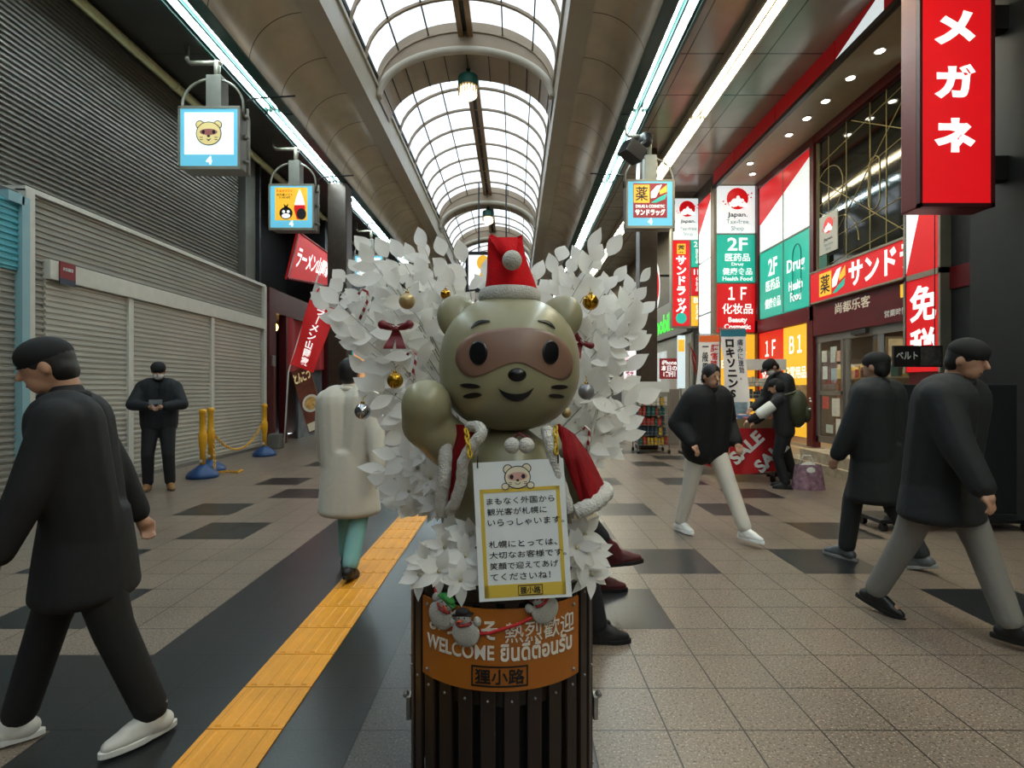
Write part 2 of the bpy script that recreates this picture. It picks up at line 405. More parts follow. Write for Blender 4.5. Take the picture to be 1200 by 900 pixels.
pendant('green and brass drum lamp hanging under the nearest roof rib', 12.9)
pendant('green and brass drum lamp under the second roof rib, above the red hat', 22.7)

# ---------------------------------------------------------------- left building
M_corr = mat('corrugated_grey', '#76736b', .42, .25, var=.08, vscale=1.5)
M_corrl = mat('corrugated_pale', '#97948b', .42, .2, var=.07, vscale=1.5)
M_shut = mat('shutter_slats', '#b5b2a8', .4, .2, var=.07, vscale=1.2)
M_trim = mat('shutter_trim', '#c8c5ba', .4, .1, var=.05)
def corr(x, y0, y1, z0, z1, pitch, dep, m, name, parent=None):
    b = MB(); n = round((z1 - z0) / pitch); pr = []
    for k in range(n):
        z = z0 + (z1 - z0) * k / n; q = (z1 - z0) / n
        pr += [(0, z), (0, z + q * .4), (dep, z + q * .52), (dep, z + q * .88)]
    pr.append((0, z1))
    A = [b.bm.verts.new((x + d, y0, z)) for d, z in pr]; B = [b.bm.verts.new((x + d, y1, z)) for d, z in pr]
    for i in range(len(pr) - 1): b.bm.faces.new((A[i], B[i], B[i + 1], A[i + 1]))
    c0 = b.bm.verts.new((x - .06, y0, z0)); c1 = b.bm.verts.new((x - .06, y1, z0)); d0 = b.bm.verts.new((x - .06, y0, z1)); d1 = b.bm.verts.new((x - .06, y1, z1))
    b.bm.faces.new((c0, d0, d1, c1)); b.bm.faces.new([c1] + [d1] + B[::-1]); b.bm.faces.new([c0] + A + [d0])
    b.bm.faces.new((c0, c1, B[0], A[0])); b.bm.faces.new((d0, A[-1], B[-1], d1))
    return out(b, name, m, parent)
struct(corr(-6.2, YB, 11.9, 3.70, ZC, .072, .034, M_corr, 'wall_left_upper'))
struct(corr(-5.85, 6.35, 12.35, 2.98, 3.72, .075, .022, M_corrl, 'wall_left_lower'))
b = MB(); b.box(-6.3, -5.78, 6.3, 12.4, 3.72, 3.78); b.box(-6.3, -5.86, 12.3, 12.42, 0, 3.72); b.box(-5.9, -5.77, 12.30, 12.42, 0, 3.74); b.box(-5.9, -5.77, 6.3, 6.42, 0, 3.74)
struct(out(b, 'trim_30', M_trim))
t = thing('roller_shutter', 'long pale closed roller shutter in three bays under a white header on the left', 'shutter', (-5.85, 9.3, 0))
b = MB(); b.box(-5.92, -5.76, 6.62, 12.3, 2.74, 2.98); out(b, 'header_box', M_trim, t, bevel=.01)
for y0, y1 in ((6.62, 8.02), (8.10, 10.2), (10.28, 12.24)):
    corr(-5.84, y0, y1, .06, 2.74, .075, .02, M_shut, 'shutter_curtain', t)
for y in (8.06, 10.24):
    b = MB(); b.box(-5.88, -5.79, y - .05, y + .05, 0, 2.74); out(b, 'post', M_trim, t)
b = MB(); b.box(-5.88, -5.78, 6.62, 12.3, 0, .06); out(b, 'bottom_rail', M_steel, t)
corr(-5.86, 6.42, 6.62, .05, 2.98, .075, .02, M_corrl, 'side_panel', t)
F = FL(-5.755)
t = thing('notice_plate', 'small red and navy notice plate on the left end of the shutter header', 'sign', (-5.75, 6.86, 2.62))
b = MB(); b.fbox(F, 6.74, 6.98, 2.78, 2.99, 0, .012); out(b, 'plate', mat('plate_red', '#7d1620', .4), t)
b = MB(); b.fbox(F, 6.74, 6.98, 2.70, 2.78, 0, .012); out(b, 'plate', mat('plate_navy', '#26303f', .4), t)
text('火気厳禁', t, M_white, F, 6.86, 2.90, .16, .045, .01, n=.013)
# near-left turquoise corrugated front
M_turq = mat('turquoise_corrugated', '#58aab6', .42, .1, var=.06)
M_turqd = mat('turquoise_dark', '#3c5f63', .45, .1, var=.06)
struct(corr(-5.80, 4.0, 6.22, 2.75, 3.55, .075, .02, M_turq, 'wall_left_turquoise'))
struct(corr(-5.84, 5.9, 6.25, .05, 2.75, .075, .02, M_corrl, 'wall_left_strip'))
b = MB(); b.box(-5.9, -5.74, 6.22, 6.32, 0, 3.62); b.box(-5.95, -5.74, 6.05, 6.25, 3.52, 3.64); struct(out(b, 'trim_31', mat('pale_blue_trim', '#86aab0', .4)))
struct(out(MB().box(-5.86, -5.80, 3.0, 5.9, 0, 2.75).box(-5.80, -5.77, 5.82, 5.9, 0, 2.75), 'door_1', mat('door_dark', '#202628', .35, .2)))
struct(out(MB().box(-6.1, -5.86, YB, 6.3, 0, 3.7), 'wall_left_near', mat('wall_near_left', '#4a4a47', .6, var=.1)))
struct(out(MB().box(-6.4, -5.95, 6.3, 12.4, 0, 3.7).box(-6.5, -6.3, YB, 12.0, 3.7, ZC), 'wall_left_back', M_dark))
# gap + concrete pier + dark recess beyond
M_conc = mat('concrete_pier', '#5d5b54', .75, var=.15, vscale=4, bump=.2)
struct(out(MB().box(-6.45, -6.05, 12.0, 12.5, 3.7, ZC), 'pillar_concrete', M_conc))
struct(out(MB().box(-7.3, -7.1, 12.4, 20, 0, ZC).box(-7.1, -5.95, 12.45, 12.5, 0, ZC).box(-7.2, -5.9, 16.6, YE, 0, ZC), 'wall_left_recess', M_dark))
M_brown = mat('pillar_brown', '#453a31', .35, .3, var=.12)
struct(out(MB().box(-4.85, -4.35, 13.8, 14.3, 0, 6.70).box(-4.88, -4.32, 13.77, 14.33, 0, .25), 'pillar_left', M_brown, bevel=.03))
struct(out(MB().box(2.82, 3.22, 12.0, 12.4, 0, ZC).box(2.8, 3.24, 11.98, 12.42, 0, .25), 'pillar_right', M_brown, bevel=.03))
struct(out(MB().box(-4.85, -4.4, 24, 24.5, 0, 6.70).box(2.3, 2.7, 24, 24.5, 0, 6.70), 'pillar_far', M_brown, bevel=.03))
# far end of the arcade, and an added wall behind the camera
struct(out(MB().box(-8, 7.2, YE, YE + .2, 0, 9.8), 'wall_far', mat('far_wall', '#9a948a', .6, var=.15)))
struct(out(MB().box(-8, 7.2, YB - .2, YB, 0, 9.8), 'wall_behind_light_block', mat('wall_behind_light_block', '#77746e', .7, var=.1)))  # unseen wall, added to keep sky light from flooding in from behind
# ---------------------------------------------------------------- right shop front
XF = 6.03
G = FR(XF)
M_soff = mat('soffit_beige', '#a3977b', .45, var=.05)
M_fasc = mat('fascia_red', '#b00f18', .3, emit=.12)
struct(out(MB().box(5.11, 7.2, 7.0, 13.3, 6.45, 6.50), 'ceiling_shop_soffit', M_soff))
b = MB(); b.box(4.96, 5.04, 4.2, 13.4, 6.38, 6.46); b.box(6.0, 6.1, 7.0, 13.3, 6.30, 6.45); struct(out(b, 'trim_40', mat('dark_frame', '#2a2420', .4)))
t = thing('fascia_band', 'long red lit fascia band with white slash above the beige soffit', 'fascia', (5.0, 9, 6.46))
E = FR(4.985)
for k, (ya, yb) in enumerate(((5.9, 6.5), (6.5, 8.3), (8.3, 10.2), (10.2, 12.1), (12.1, 13.4))):
    b = MB(); b.box(4.985, 5.1, ya + .015, yb - .015, 6.47, ZC - .01); out(b, 'panel', M_fasc, t)
b = MB(); b.fpoly(E, [(-7.2, ZC - .02), (-7.2, 6.48), (-8.28, 6.48)], 0, .006); out(b, 'slash', M_white_lit, t)
# downlights
t0 = None
for k, y in enumerate((8.0, 8.7, 9.4, 10.0, 10.65)):
    if t0 is None:
        t0 = thing('downlight', 'x', 'downlight', (5.48, y, 6.45), 'soffit downlights')
        b = MB(); b.lathe([(.085, 6.455), (.085, 6.435), (.06, 6.435), (.06, 6.455)], (5.48, y, 0)); out(b, 'trim_ring', M_white, t0)
        b = MB(); b.lathe([(.06, 6.45), (.058, 6.43), (.02, 6.425)], (5.48, y, 0)); out(b, 'lens', mat('downlight_glow', '#fff7e0', .4, emit=14), t0, True)
        t0['label'] = 'round downlight in the beige shop soffit, nearest of the row of five'
    else:
        dup(t0, (5.48, y, 6.45), ('', 'second round soffit downlight counted from the nearest one', 'middle round downlight of the five in the beige soffit',
            'fourth round soffit downlight counted from the nearest one', 'round downlight in the beige soffit, farthest of the row of five')[k])
for k, (y, x) in enumerate(((12.0, 5.3), (12.6, 5.62))):
    dup(t0, (x, y, 6.45), ('small round downlight near the far corner of the soffit, left one', 'small round downlight in the far end of the soffit beside the tall white sign')[k])
# structure of the front
def fb(y0, y1, z0, z1, m, name, par=None, n0=-.1, n1=0): b = MB(); b.fbox(G, -y0, -y1, z0, z1, n0, n1); return out(b, name, m, par)
b = MB(); b.fbox(G, -7.0, -13.3, 2.74, 3.04, -.1, .05)
for y in (13.2, 10.75, 8.1): b.fbox(G, -y + .07, -y - .07, 2.74, 6.42, -.1, .05)
b.fbox(G, -13.3, -13.12, .2, 2.74, -.1, .05); b.fbox(G, -10.9, -10.68, .2, 2.74, -.1, .06); b.fbox(G, -7.0, -13.3, 6.28, 6.45, -.1, .04)
struct(out(b, 'trim_41', M_redframe))
b = MB(); b.box(4.95, 6.6, 7.0, 13.5, 0, .14); b.box(5.03, 6.6, 7.2, 9.4, .14, .32)
struct(out(b, 'floor_step_stone', mat('step_stone', '#a89880', .7, var=.3, vscale=9, bump=.8, bscale=22)))
struct(out(MB().box(6.3, 7.2, 13.2, 13.3, 0, 6.45).box(9.2, 9.3, 5.5, 13.3, 0, 6.45).box(6.1, 9.3, 13.25, 13.35, 0, 6.45).box(6.1, 9.3, 6.8, 13.25, 2.75, 2.85), 'wall_shop_inside', mat('shop_inside', '#8c7f6c', .6)))
struct(out(MB().box(6.1, 9.3, 6.8, 13.3, .14, .2), 'floor_shop', mat('shop_floor', '#b5ab98', .3)))
# upper lit panel: white with red corner, teal drug floor sign
t = thing('floor_guide_panel', 'big lit panel, red and white above turquoise, listing the second floor drug section', 'sign', (XF, 12, 3.1))
fb(10.86, 13.06, 4.68, 6.26, M_white_lit, 'white_panel', t, -.05, .02); fb(10.86, 13.06, 3.07, 4.66, M_teal_lit, 'teal_panel', t, -.05, .02)
b = MB(); b.fpoly(G, [(-13.06, 6.26), (-13.06, 5.35), (-10.86, 6.1), (-10.86, 6.26)], .02, .03); out(b, 'red_corner', M_red_lit, t)
b = MB(); b.fbox(G, -11.93, -11.91, 3.07, 6.26, .02, .035); b.fbox(G, -13.06, -10.86, 4.65, 4.69, .02, .035); out(b, 'seam', M_bronze, t)
b = MB(); q = [(-11.35 + .17 * math.cos(a), 4.2 + .25 * math.sin(a)) for a in [PI * k / 12 for k in range(13)]] + [(-11.35 + .17 * math.cos(a), 3.5 + .25 * math.sin(a)) for a in [PI + PI * k / 12 for k in range(13)]]
b.tube([G(u, v, .024) for u, v in q], .012, 6, True); out(b, 'loop_mark', mat('teal_line', '#128270', .4), t)
text('2F', t, M_letter, G, -12.42, 4.22, .42, .40, .018, n=.02); text('医药品', t, M_letter, G, -12.42, 3.80, .66, .26, .014, n=.02); text('健康食品', t, M_letter, G, -12.42, 3.38, .74, .24, .014, n=.02)
text('Drug', t, M_letter, G, -11.40, 4.0, .72, .36, .02, n=.025); text('Health\nFood', t, M_letter, G, -11.40, 3.47, .56, .44, .02, n=.025, lead=.9)
# glass show window with gilt lines
t = thing('show_window', 'dark upper shop window crossed by thin gold lines and arcs', 'window', (XF, 9.4, 3.6))
M_dglass = mat('dark_glass', '#1f221d', .06, 0, spec=.9, var=.25, vscale=1.2)
b = MB(); b.fbox(G, -10.66, -8.02, 3.05, 6.26, -.08, -.04); out(b, 'pane', M_dglass, t)
M_gilt = mat('gilt_line', '#b6a56c', .4, .3)
b = MB()
def ln(u0, v0, u1, v1): b.tube([G(u0, v0, -.035), G(u1, v1, -.035)], .008, 5)
for y in (10.62, 10.3, 9.75, 9.1, 8.7, 8.2): ln(-y, 3.1, -y, 6.25)
for z0, z1 in ((5.8, 6.15), (5.0, 5.35), (4.2, 4.4), (3.75, 3.95)): ln(-10.65, z0, -8.05, z1)
ln(-10.6, 5.5, -8.1, 3.7); ln(-10.4, 4.0, -8.1, 6.1); ln(-9.6, 6.2, -8.1, 5.3)
for (yc, zc, r, a0, a1) in ((10.3, 5.2, .45, 0, 360), (10.0, 4.0, .6, 0, 180), (9.0, 4.55, .14, 180, 360), (9.0, 5.15, .14, 0, 180)):
    b.tube([G(-yc + r * math.cos(math.radians(a0 + (a1 - a0) * k / 24)), zc + r * math.sin(math.radians(a0 + (a1 - a0) * k / 24)), -.035) for k in range(25)], .008, 5)
for y in (8.86, 9.14): ln(-y, 4.55, -y, 5.15)
out(b, 'gilt_lines', M_gilt, t)
b = MB(); b.fbox(G, -10.66, -8.02, 3.05, 3.1, -.04, 0); b.fbox(G, -10.66, -10.62, 3.05, 6.26, -.04, 0); out(b, 'frame', M_bronze, t)
def sakura(F, u, v, r, t, n):
    b = MB(); b.fdisc(F, u, v, r, r * 1.0, n, n + .004); out(b, 'logo_disc', M_red_lit, t)
    b = MB()
    for (du, dv, q) in ((.05, -.28, .55), (-.5, -.5, .34), (.62, -.55, .3)):
        for k in range(5):
            a = PI / 2 + 2 * PI * k / 5; b.fdisc(F, u + r * (du + q * .5 * math.cos(a)), v + r * (dv + q * .5 * math.sin(a)), r * q * .52, r * q * .34, n + .004, n + .007, 12, a)
    out(b, 'logo_blossom', M_letter, t)
    b = MB()
    for (du, dv) in ((1.0, .35), (1.25, .1), (1.3, .5), (-1.1, -.5), (-1.3, -.25)): b.fdisc(F, u + r * du, v + r * dv, r * .1, r * .07, n, n + .004, 10, .6)
    out(b, 'logo_petal', M_red_lit, t)
M_grey = mat('letter_grey', '#3a3f42', .5); M_lgrey = mat('letter_pale', '#8aa6a6', .5)
Gw = FR(XF + .2)
t = thing('tax_free_poster', 'pale tax free poster seen inside the gold lined upper window', 'poster', (XF + .1, 10.3, 4.1))
H = FR(XF - .03)
b = MB(); b.fbox(H, -10.5, -9.92, 3.98, 4.72, -.02, 0); out(b, 'sheet', mat('poster_grey', '#b6b4aa', .5, emit=.15), t)
sakura(H, -10.2, 4.5, .15, t, .001)
text('Japan.', t, M_grey, H, -10.2, 4.24, .3, .08, .01, n=.001); text('Tax-free\nShop', t, M_lgrey, H, -10.2, 4.09, .3, .16, n=.001)
b = MB(); b.fbox(H, -10.5, -10.25, 3.7, 3.96, -.02, 0); out(b, 'teal_strip', mat('poster_teal', '#3c7a6a', .5), t)
# long shop sign
def drugmark(F, u, v, h, t, n):
    w = h * .92
    b = MB(); b.fbox(F, u - w, u - .04 * h, v - h / 2, v + h / 2, n, n + .006); out(b, 'yellow_square', M_yellow_lit, t)
    text('薬', t, M_ink, F, u - w / 2 - .02 * h, v, w * .76, h * .8, .01, n=n + .006)
    x0, x1 = u + .04 * h, u + w; cols = []
    b = MB(); b.fpoly(F, [(x0, v + h * .1), (x0 + w * .35, v + h * .45), (x1 - w * .3, v + h / 2), (x0 + w * .45, v + h * .1), (x0 + w * .3, v - h * .2), (x0, v - h * .25)], n, n + .006); out(b, 'swoosh', M_white_lit, t)
    b = MB(); b.fpoly(F, [(x1, v + h / 2), (x1, v + h * .1), (x0 + w * .55, v - h * .05), (x0 + w * .5, v + h * .15)], n, n + .006); out(b, 'swoosh', M_yellow_lit, t)
    b = MB(); b.fpoly(F, [(x1, v), (x1 - w * .1, v - h * .3), (x0 + w * .3, v - h / 2), (x0, v - h / 2), (x0 + w * .5, v - h * .2)], n, n + .006); out(b, 'swoosh', M_teal_lit, t)
t = thing('shop_name_sign', 'long red sign with white katakana and yellow medicine square over the shop door', 'sign', (XF, 9.4, 3.05))
b = MB(); b.fbox(G, -10.66, -7.86, 3.06, 3.66, .0, .12); out(b, 'panel', M_red_lit, t, bevel=.01)
b = MB(); b.fbox(G, -10.68, -7.84, 3.64, 3.68, .0, .14); b.fbox(G, -10.68, -7.84, 3.04, 3.07, .0, .14); out(b, 'rim', M_bronze, t)
drugmark(G, -9.93, 3.36, .44, t, .121)
text('サンドラッ', t, M_letter, G, -8.44, 3.37, 1.98, .44, .03, n=.121)
t = thing('door_header_board', 'dark red board with small white characters above the glass doors', 'sign', (XF, 9, 2.6))
b = MB(); b.fbox(G, -10.66, -8.05, 2.42, 2.74, 0, .06); out(b, 'board', mat('header_red', '#5c1116', .4, var=.08), t)
text('尚都乐客', t, mat('letter_dull', '#cdbfa9', .5, emit=.2), G, -9.45, 2.86, .98, .2, .014, n=.055); text('営業時間', t, M_white, G, -8.35, 2.57, .5, .11, .014, n=.065)
b = MB(); b.fbox(G, -8.24, -8.08, 2.78, 2.98, .05, .07); out(b, 'yellow_sticker', M_yellow_lit, t)
# lower lit panels 1F / B1
for (y0, y1, m, lab, a, bb, cc) in ((13.1, 11.96, M_red_lit, 'red lit panel reading 1F between the tall sign and the yellow panel', '１Ｆ', '化妆品', 'Beauty'), (11.92, 10.9, M_yellow_lit, 'yellow lit panel reading B1 beside the glass shop door', 'Ｂ１', '日常用品', 'Life')):
    t = thing('lit_floor_sign', lab, 'sign', (XF, (y0 + y1) / 2, .35), 'lower lit panels')
    b = MB(); b.fbox(G, -y0, -y1, .36, 2.72, -.05, .02); out(b, 'panel', m, t)
    u = -(y0 + y1) / 2
    text(a, t, M_letter, G, u, 2.32, .5, .38, .018, n=.021); text(bb, t, M_letter, G, u, 1.72, .85, .26, .014, n=.021); text(cc, t, M_letter, G, u, .68, .6, .22, .014, n=.021)
    b = MB(); b.fbox(G, -y0 + .06, -y1 - .06, 1.05, 1.45, .02, .024); out(b, 'photo_strip', mat('photo_strip', '#a98d66', .5, var=.4, vscale=14), t)
# corner column signs
t = thing('tax_free_column', 'red column sign with big white duty free characters at the right of the shop', 'sign', (XF, 7.7, 1.6))
b = MB(); b.fbox(G, -8.0, -7.36, 2.98 - 1.36, 2.98, .04, .16); out(b, 'lower_panel', M_red_lit, t)
b = MB(); b.fbox(G, -8.0, -7.36, 3.04, 3.98, .04, .16); out(b, 'upper_panel', M_red_lit, t)
b = MB(); b.fpoly(G, [(-8.0, 3.98), (-8.0, 3.06), (-7.72, 3.98)], .16, .165); out(b, 'slash', M_white_lit, t)
b = MB(); b.fbox(G, -8.03, -7.33, 2.97, 3.05, .03, .18); b.fbox(G, -8.03, -7.99, 1.6, 4.0, .03, .18); b.fbox(G, -7.37, -7.33, 1.6, 4.0, .03, .18); out(b, 'rim', M_bronze, t)
text('免\n税', t, M_letter, G, -7.67, 2.29, .5, 1.16, .025, n=.161, lead=1.15)
struct(out(MB().box(6.0, 6.2, 6.0, 7.4, 0, 6.45), 'wall_right_end', M_dark))
struct(out(MB().box(5.93, 6.08, 7.36, 8.02, .2, 1.7), 'trim_42', M_redframe))
# shop doors
t = thing('shop_door', 'silver framed glass shop door plastered with notices', 'door', (XF, 9.6, .3))
M_alu = mat('aluminium', '#8f8d86', .35, .6)
b = MB()
for y in (10.66, 9.86, 9.72, 8.86, 8.04): b.fbox(G, -y, -y + .07, .32, 2.42, -.06, .0)
b.fbox(G, -10.66, -8.0, 2.28, 2.42, -.06, .01); b.fbox(G, -10.66, -8.0, .32, .44, -.06, .0); b.fbox(G, -10.6, -9.8, 1.25, 1.33, -.05, 0)
out(b, 'frame', M_alu, t)
M_pane = mat('door_pane', '#30322e', .05, spec=.8); M_pane.node_tree.nodes['Principled BSDF'].inputs['Alpha'].default_value = .45
b = MB(); b.fbox(G, -10.6, -8.05, .4, 2.3, -.04, -.03); out(b, 'pane', M_pane, t)
b = MB(); b.fbox(G, -9.45, -9.05, 2.32, 2.40, .0, .08); out(b, 'sensor', mat('sensor_dark', '#3b3a36', .4), t)
text('SUNDRUG', t, mat('letter_red_dull', '#8d4a40', .5), G, -10.2, 1.50, .52, .09, .02, n=-.02)
rnd = random.Random(5)
cols = ['#d7d4c4', '#b9c2b6', '#c9a18a', '#dcdad0', '#a8b7c0', '#d9c27a', '#c25a4c', '#d4d0c0']
spots = [(10.42, 2.0, .16, .22), (10.12, 2.02, .18, .3), (9.98, 1.98, .14, .2), (10.4, 1.68, .15, .25), (10.1, 1.62, .18, .28), (9.95, 1.66, .12, .2), (10.38, 1.1, .2, .24), (10.05, 1.02, .24, .34), (9.95, .66, .18, .3), (10.25, .6, .22, .16)]
for k, (y, z, w, h) in enumerate(spots):
    m = mat('notice_%d' % (k % 8), cols[k % 8], .6, var=.12, vscale=18)
    b = MB(); b.fbox(G, -y - w / 2, -y + w / 2, z - h / 2, z + h / 2, -.028, -.02); o = out(b, 'notice_sheet', m, None)
    tag(o, 'paper notice stuck on the glass of the shop door', 'notice', 'notices on the shop door')
# inside the shop: shelf units with packets, lamps, hanging picture
def shelf_unit(lab, x0, x1, y0, y1, z0, zs, seed, grp=None, nb=9, face='x'):
    t = thing('product_shelf', lab, 'shelf', ((x0 + x1) / 2, (y0 + y1) / 2, z0), grp); r = random.Random(seed)
    b = MB(); b.box(x1 - .03, x1, y0, y1, z0, zs[-1] + .3)
    for z in zs: b.box(x0, x1, y0, y1, z - .03, z)
    b.box(x0, x1, y0, y0 + .03, z0, zs[-1] + .3); b.box(x0, x1, y1 - .03, y1, z0, zs[-1] + .3); out(b, 'frame', M_white, t)
    pal = ['#c23b34', '#e0c04a', '#3f8f8a', '#e6e2d8', '#3d5f9c', '#d57f3a', '#7fae54', '#c9c4c0', '#22303a']
    bs = [MB() for _ in pal]
    for z in zs:
        y = y0 + .05
        while y < y1 - .12:
            w = r.uniform(.06, .13); h = r.uniform(.12, .24); bs[r.randrange(len(pal))].box(x0 + .01, x0 + .14, y, y + w - .01, z, z + h); y += w
    for p, q in zip(pal, bs):
        if len(q.bm.verts): struct(out(q, 'packets', mat('packet_' + p[1:], p, .45, emit=.08), t), 'stuff')
    return t
shelf_unit('shelf of colourful packets seen through the shop door', 7.0, 7.4, 8.0, 11.6, .2, [.4, .8, 1.2, 1.6], 3)
shelf_unit('deep inner shelf of colourful packets behind the lit panels', 8.6, 9.0, 7.2, 12.6, .2, [.4, .8, 1.2, 1.6, 2.0], 4)
t = thing('shop_ceiling_light', 'bright square ceiling light inside the drug shop', 'ceiling lamp', (7.4, 9.6, 2.7))
out(MB().box(6.7, 8.1, 8.2, 11.6, 2.69, 2.74), 'housing', M_white, t); out(MB().box(6.75, 8.05, 8.25, 11.55, 2.67, 2.69), 'diffuser', mat('shop_light', '#fff1cf', .4, emit=5), t)
t = thing('hanging_sign', 'small framed warm picture sign hanging inside the shop doorway', 'sign', (6.3, 8.85, 2.0))
Hc = FC(8.85); out(MB().fbox(Hc, 6.15, 6.75, 1.86, 2.24, -.03, 0), 'frame', mat('frame_gold', '#a08040', .4), t); out(MB().fbox(Hc, 6.2, 6.7, 1.9, 2.2, 0, .01), 'picture', mat('warm_picture', '#dcbf86', .5, emit=.4, var=.3, vscale=9), t)
t = thing('belt_sign', 'dark hanging sign with white katakana in front of the shop door', 'sign', (5.2, 7.0, 1.75))
Hc = FC(7.0); out(MB().fbox(Hc, 4.98, 5.62, 1.66, 1.94, -.04, 0), 'board', mat('belt_board', '#1f1d1c', .4), t); text('ベルト', t, M_white, Hc, 5.15, 1.81, .28, .1, .01, n=.001)
out(MB().fbox(Hc, 5.33, 5.6, 1.68, 1.92, 0, .006), 'picture', mat('belt_picture', '#4a4643', .5, var=.5, vscale=16), t)
out(MB().cyl((5.12, 6.98, 1.94), (5.12, 6.98, 6.8), .006, n=5).cyl((5.5, 6.98, 1.94), (5.5, 6.98, 6.8), .006, n=5), 'wire', M_black, t)

# tall guide sign facing the camera at the end of the soffit
C = FC(13.3)
t = thing('tall_guide_sign', 'tall lit sign stacked white, turquoise, red and yellow at the far end of the soffit', 'sign', (5.55, 13.3, 0))
out(MB().box(4.98, 6.12, 13.32, 13.55, 0, 6.47), 'case', M_bronze, t)
for (z0, z1, m) in ((5.25, 6.42, M_white_lit), (4.02, 5.20, M_teal_lit), (2.78, 3.98, M_red_lit), (.5, 2.72, M_yellow_lit)):
    out(MB().fbox(C, 5.05, 6.06, z0, z1, -.02, .02), 'panel', m, t)
sakura(C, 5.55, 6.1, .27, t, .021)
text('Japan.', t, M_grey, C, 5.55, 5.69, .5, .15, .02, n=.021); text('Tax-free\nShop', t, M_lgrey, C, 5.55, 5.43, .56, .32, .005, n=.021, lead=1)
text('2F', t, M_letter, C, 5.55, 4.97, .5, .32, .018, n=.021); text('医药品', t, M_letter, C, 5.55, 4.64, .62, .2, .014, n=.021); text('Drug', t, M_letter, C, 5.55, 4.46, .3, .1, .02, n=.021)
text('健康食品', t, M_letter, C, 5.55, 4.29, .74, .18, .014, n=.021); text('Health Food', t, M_letter, C, 5.55, 4.11, .74, .1, .02, n=.021)
text('１Ｆ', t, M_letter, C, 5.55, 3.74, .46, .32, .018, n=.021); text('化妆品', t, M_letter, C, 5.55, 3.36, .76, .26, .014, n=.021); text('Beauty\nCosmetic', t, M_letter, C, 5.55, 3.0, .66, .3, .03, n=.021)
text('Ｂ１', t, M_letter, C, 5.55, 2.4, .44, .3, .018, n=.021); text('日常用品', t, M_letter, C, 5.55, 1.98, .8, .22, .014, n=.021)
# farther projecting sign
Y2 = 14.7; C = FC(Y2)
t = thing('projecting_pillar_sign', 'slimmer projecting sign with vertical katakana, left of and behind the tall guide sign', 'sign', (4.82, Y2, 3.0))
out(MB().box(4.34, 5.27, Y2 + .02, Y2 + .25, 3.05, 6.64), 'case', M_bronze, t)
def px(u): return (u - VX) * Y2 / FPX
def pz(v): return EYE - (v - VY) * Y2 / FPX
out(MB().fbox(C, px(789), px(825), pz(281), pz(233), -.01, .02), 'panel', M_white_lit, t)
out(MB().fbox(C, px(788.5), px(808), pz(382), pz(282), -.01, .02), 'panel', M_red_lit, t)
for (a, c, m, s1, s2) in ((281.5, 313, M_teal_lit, '2F', '医药品'), (314, 346, M_red_lit, '1F', '化妆品'), (347, 382, M_yellow_lit, 'B1', '日用品')):
    out(MB().fbox(C, px(810), px(825), pz(c), pz(a), -.01, .02), 'panel', m, t)
    text(s1, t, M_letter, C, px(817), pz(a + 5), .2, .15, .018, n=.021); text(vert(s2), t, M_letter, C, px(817.5), pz(a + 19), .13, .4, .014, n=.021)
sakura(C, px(805), pz(245), .22, t, .021); text('Japan.', t, M_grey, C, px(806), pz(260), .42, .12, .02, n=.021); text('Tax-free\nShop', t, M_lgrey, C, px(806), pz(272), .46, .28, n=.021)
out(MB().fbox(C, px(793), px(803), pz(298), pz(286), .02, .026), 'yellow_square', M_yellow_lit, t); text('薬', t, M_ink, C, px(798), pz(292), .2, .22, .02, n=.027)
text(vert('サンドラッグ'), t, M_letter, C, px(798), pz(335), .3, 1.65, .04, n=.021)
out(MB().fdisc(C, px(798), pz(373), .15, .15, .02, .026), 'swoosh', M_teal_lit, t)
# giant near sign facing the camera
Y3 = 5.6; C = FC(Y3)
t = thing('projecting_shop_sign', 'huge red projecting sign with three white katakana at the top right', 'sign', (4.63, Y3, 3.3))
out(MB().box(4.24, 5.03, Y3 + .02, Y3 + .26, 3.28, 6.6), 'case', M_redframe, t, bevel=.015)
b = MB(); b.box(4.24, 5.03, Y3 - .02, Y3 + .03, 3.28, 3.32); b.box(4.99, 5.03, Y3 - .02, Y3 + .03, 3.28, 6.6); b.box(4.24, 4.27, Y3 - .02, Y3 + .03, 3.28, 6.6); out(b, 'rim', mat('rim_maroon', '#3a0c0f', .4), t)
out(MB().fbox(C, 4.27, 4.99, 3.32, 6.6, -.02, .01), 'face', M_red_lit, t)
def gx(u): return (u - VX) * Y3 / FPX
def gz(v): return EYE - (v - VY) * Y3 / FPX
for ch, cy in (('メ', 33), ('ガ', 96), ('ネ', 159)): text(ch, t, M_letter, C, gx(1118), gz(cy), gx(1142) - gx(1094), gz(cy - 20) - gz(cy + 20), .055, n=.011)
text('ス', t, M_letter, C, gx(1116), gz(-35), .4, .35, .055, n=.011)
for z in (5.2, 3.6): out(MB().box(5.0, 5.25, Y3 + .06, Y3 + .2, z, z + .25), 'bracket', M_black, t)
# near right building
M_nr = mat('near_right_wall', '#181b1c', .5, var=.15)
struct(out(MB().box(5.1, 7.2, YB, 5.3, 0, ZC).box(5.02, 5.2, 4.4, 5.15, 0, ZC).box(5.25, 6.6, 5.3, 6.15, 0, ZC), 'wall_right_near', M_nr))
t = thing('door_handle', 'small dark lever handle plate on the dark wall at the right edge', 'handle', (5.0, 5.0, 1.0))
out(MB().box(5.0, 5.03, 4.88, 4.96, .92, 1.1), 'plate', mat('plate_dark', '#3a3e40', .4, .6), t, bevel=.004); out(MB().tube([(5.0, 4.92, 1.0), (4.95, 4.92, 1.0), (4.95, 4.80, 1.0)], .01, 8), 'lever', M_steel, t, True)

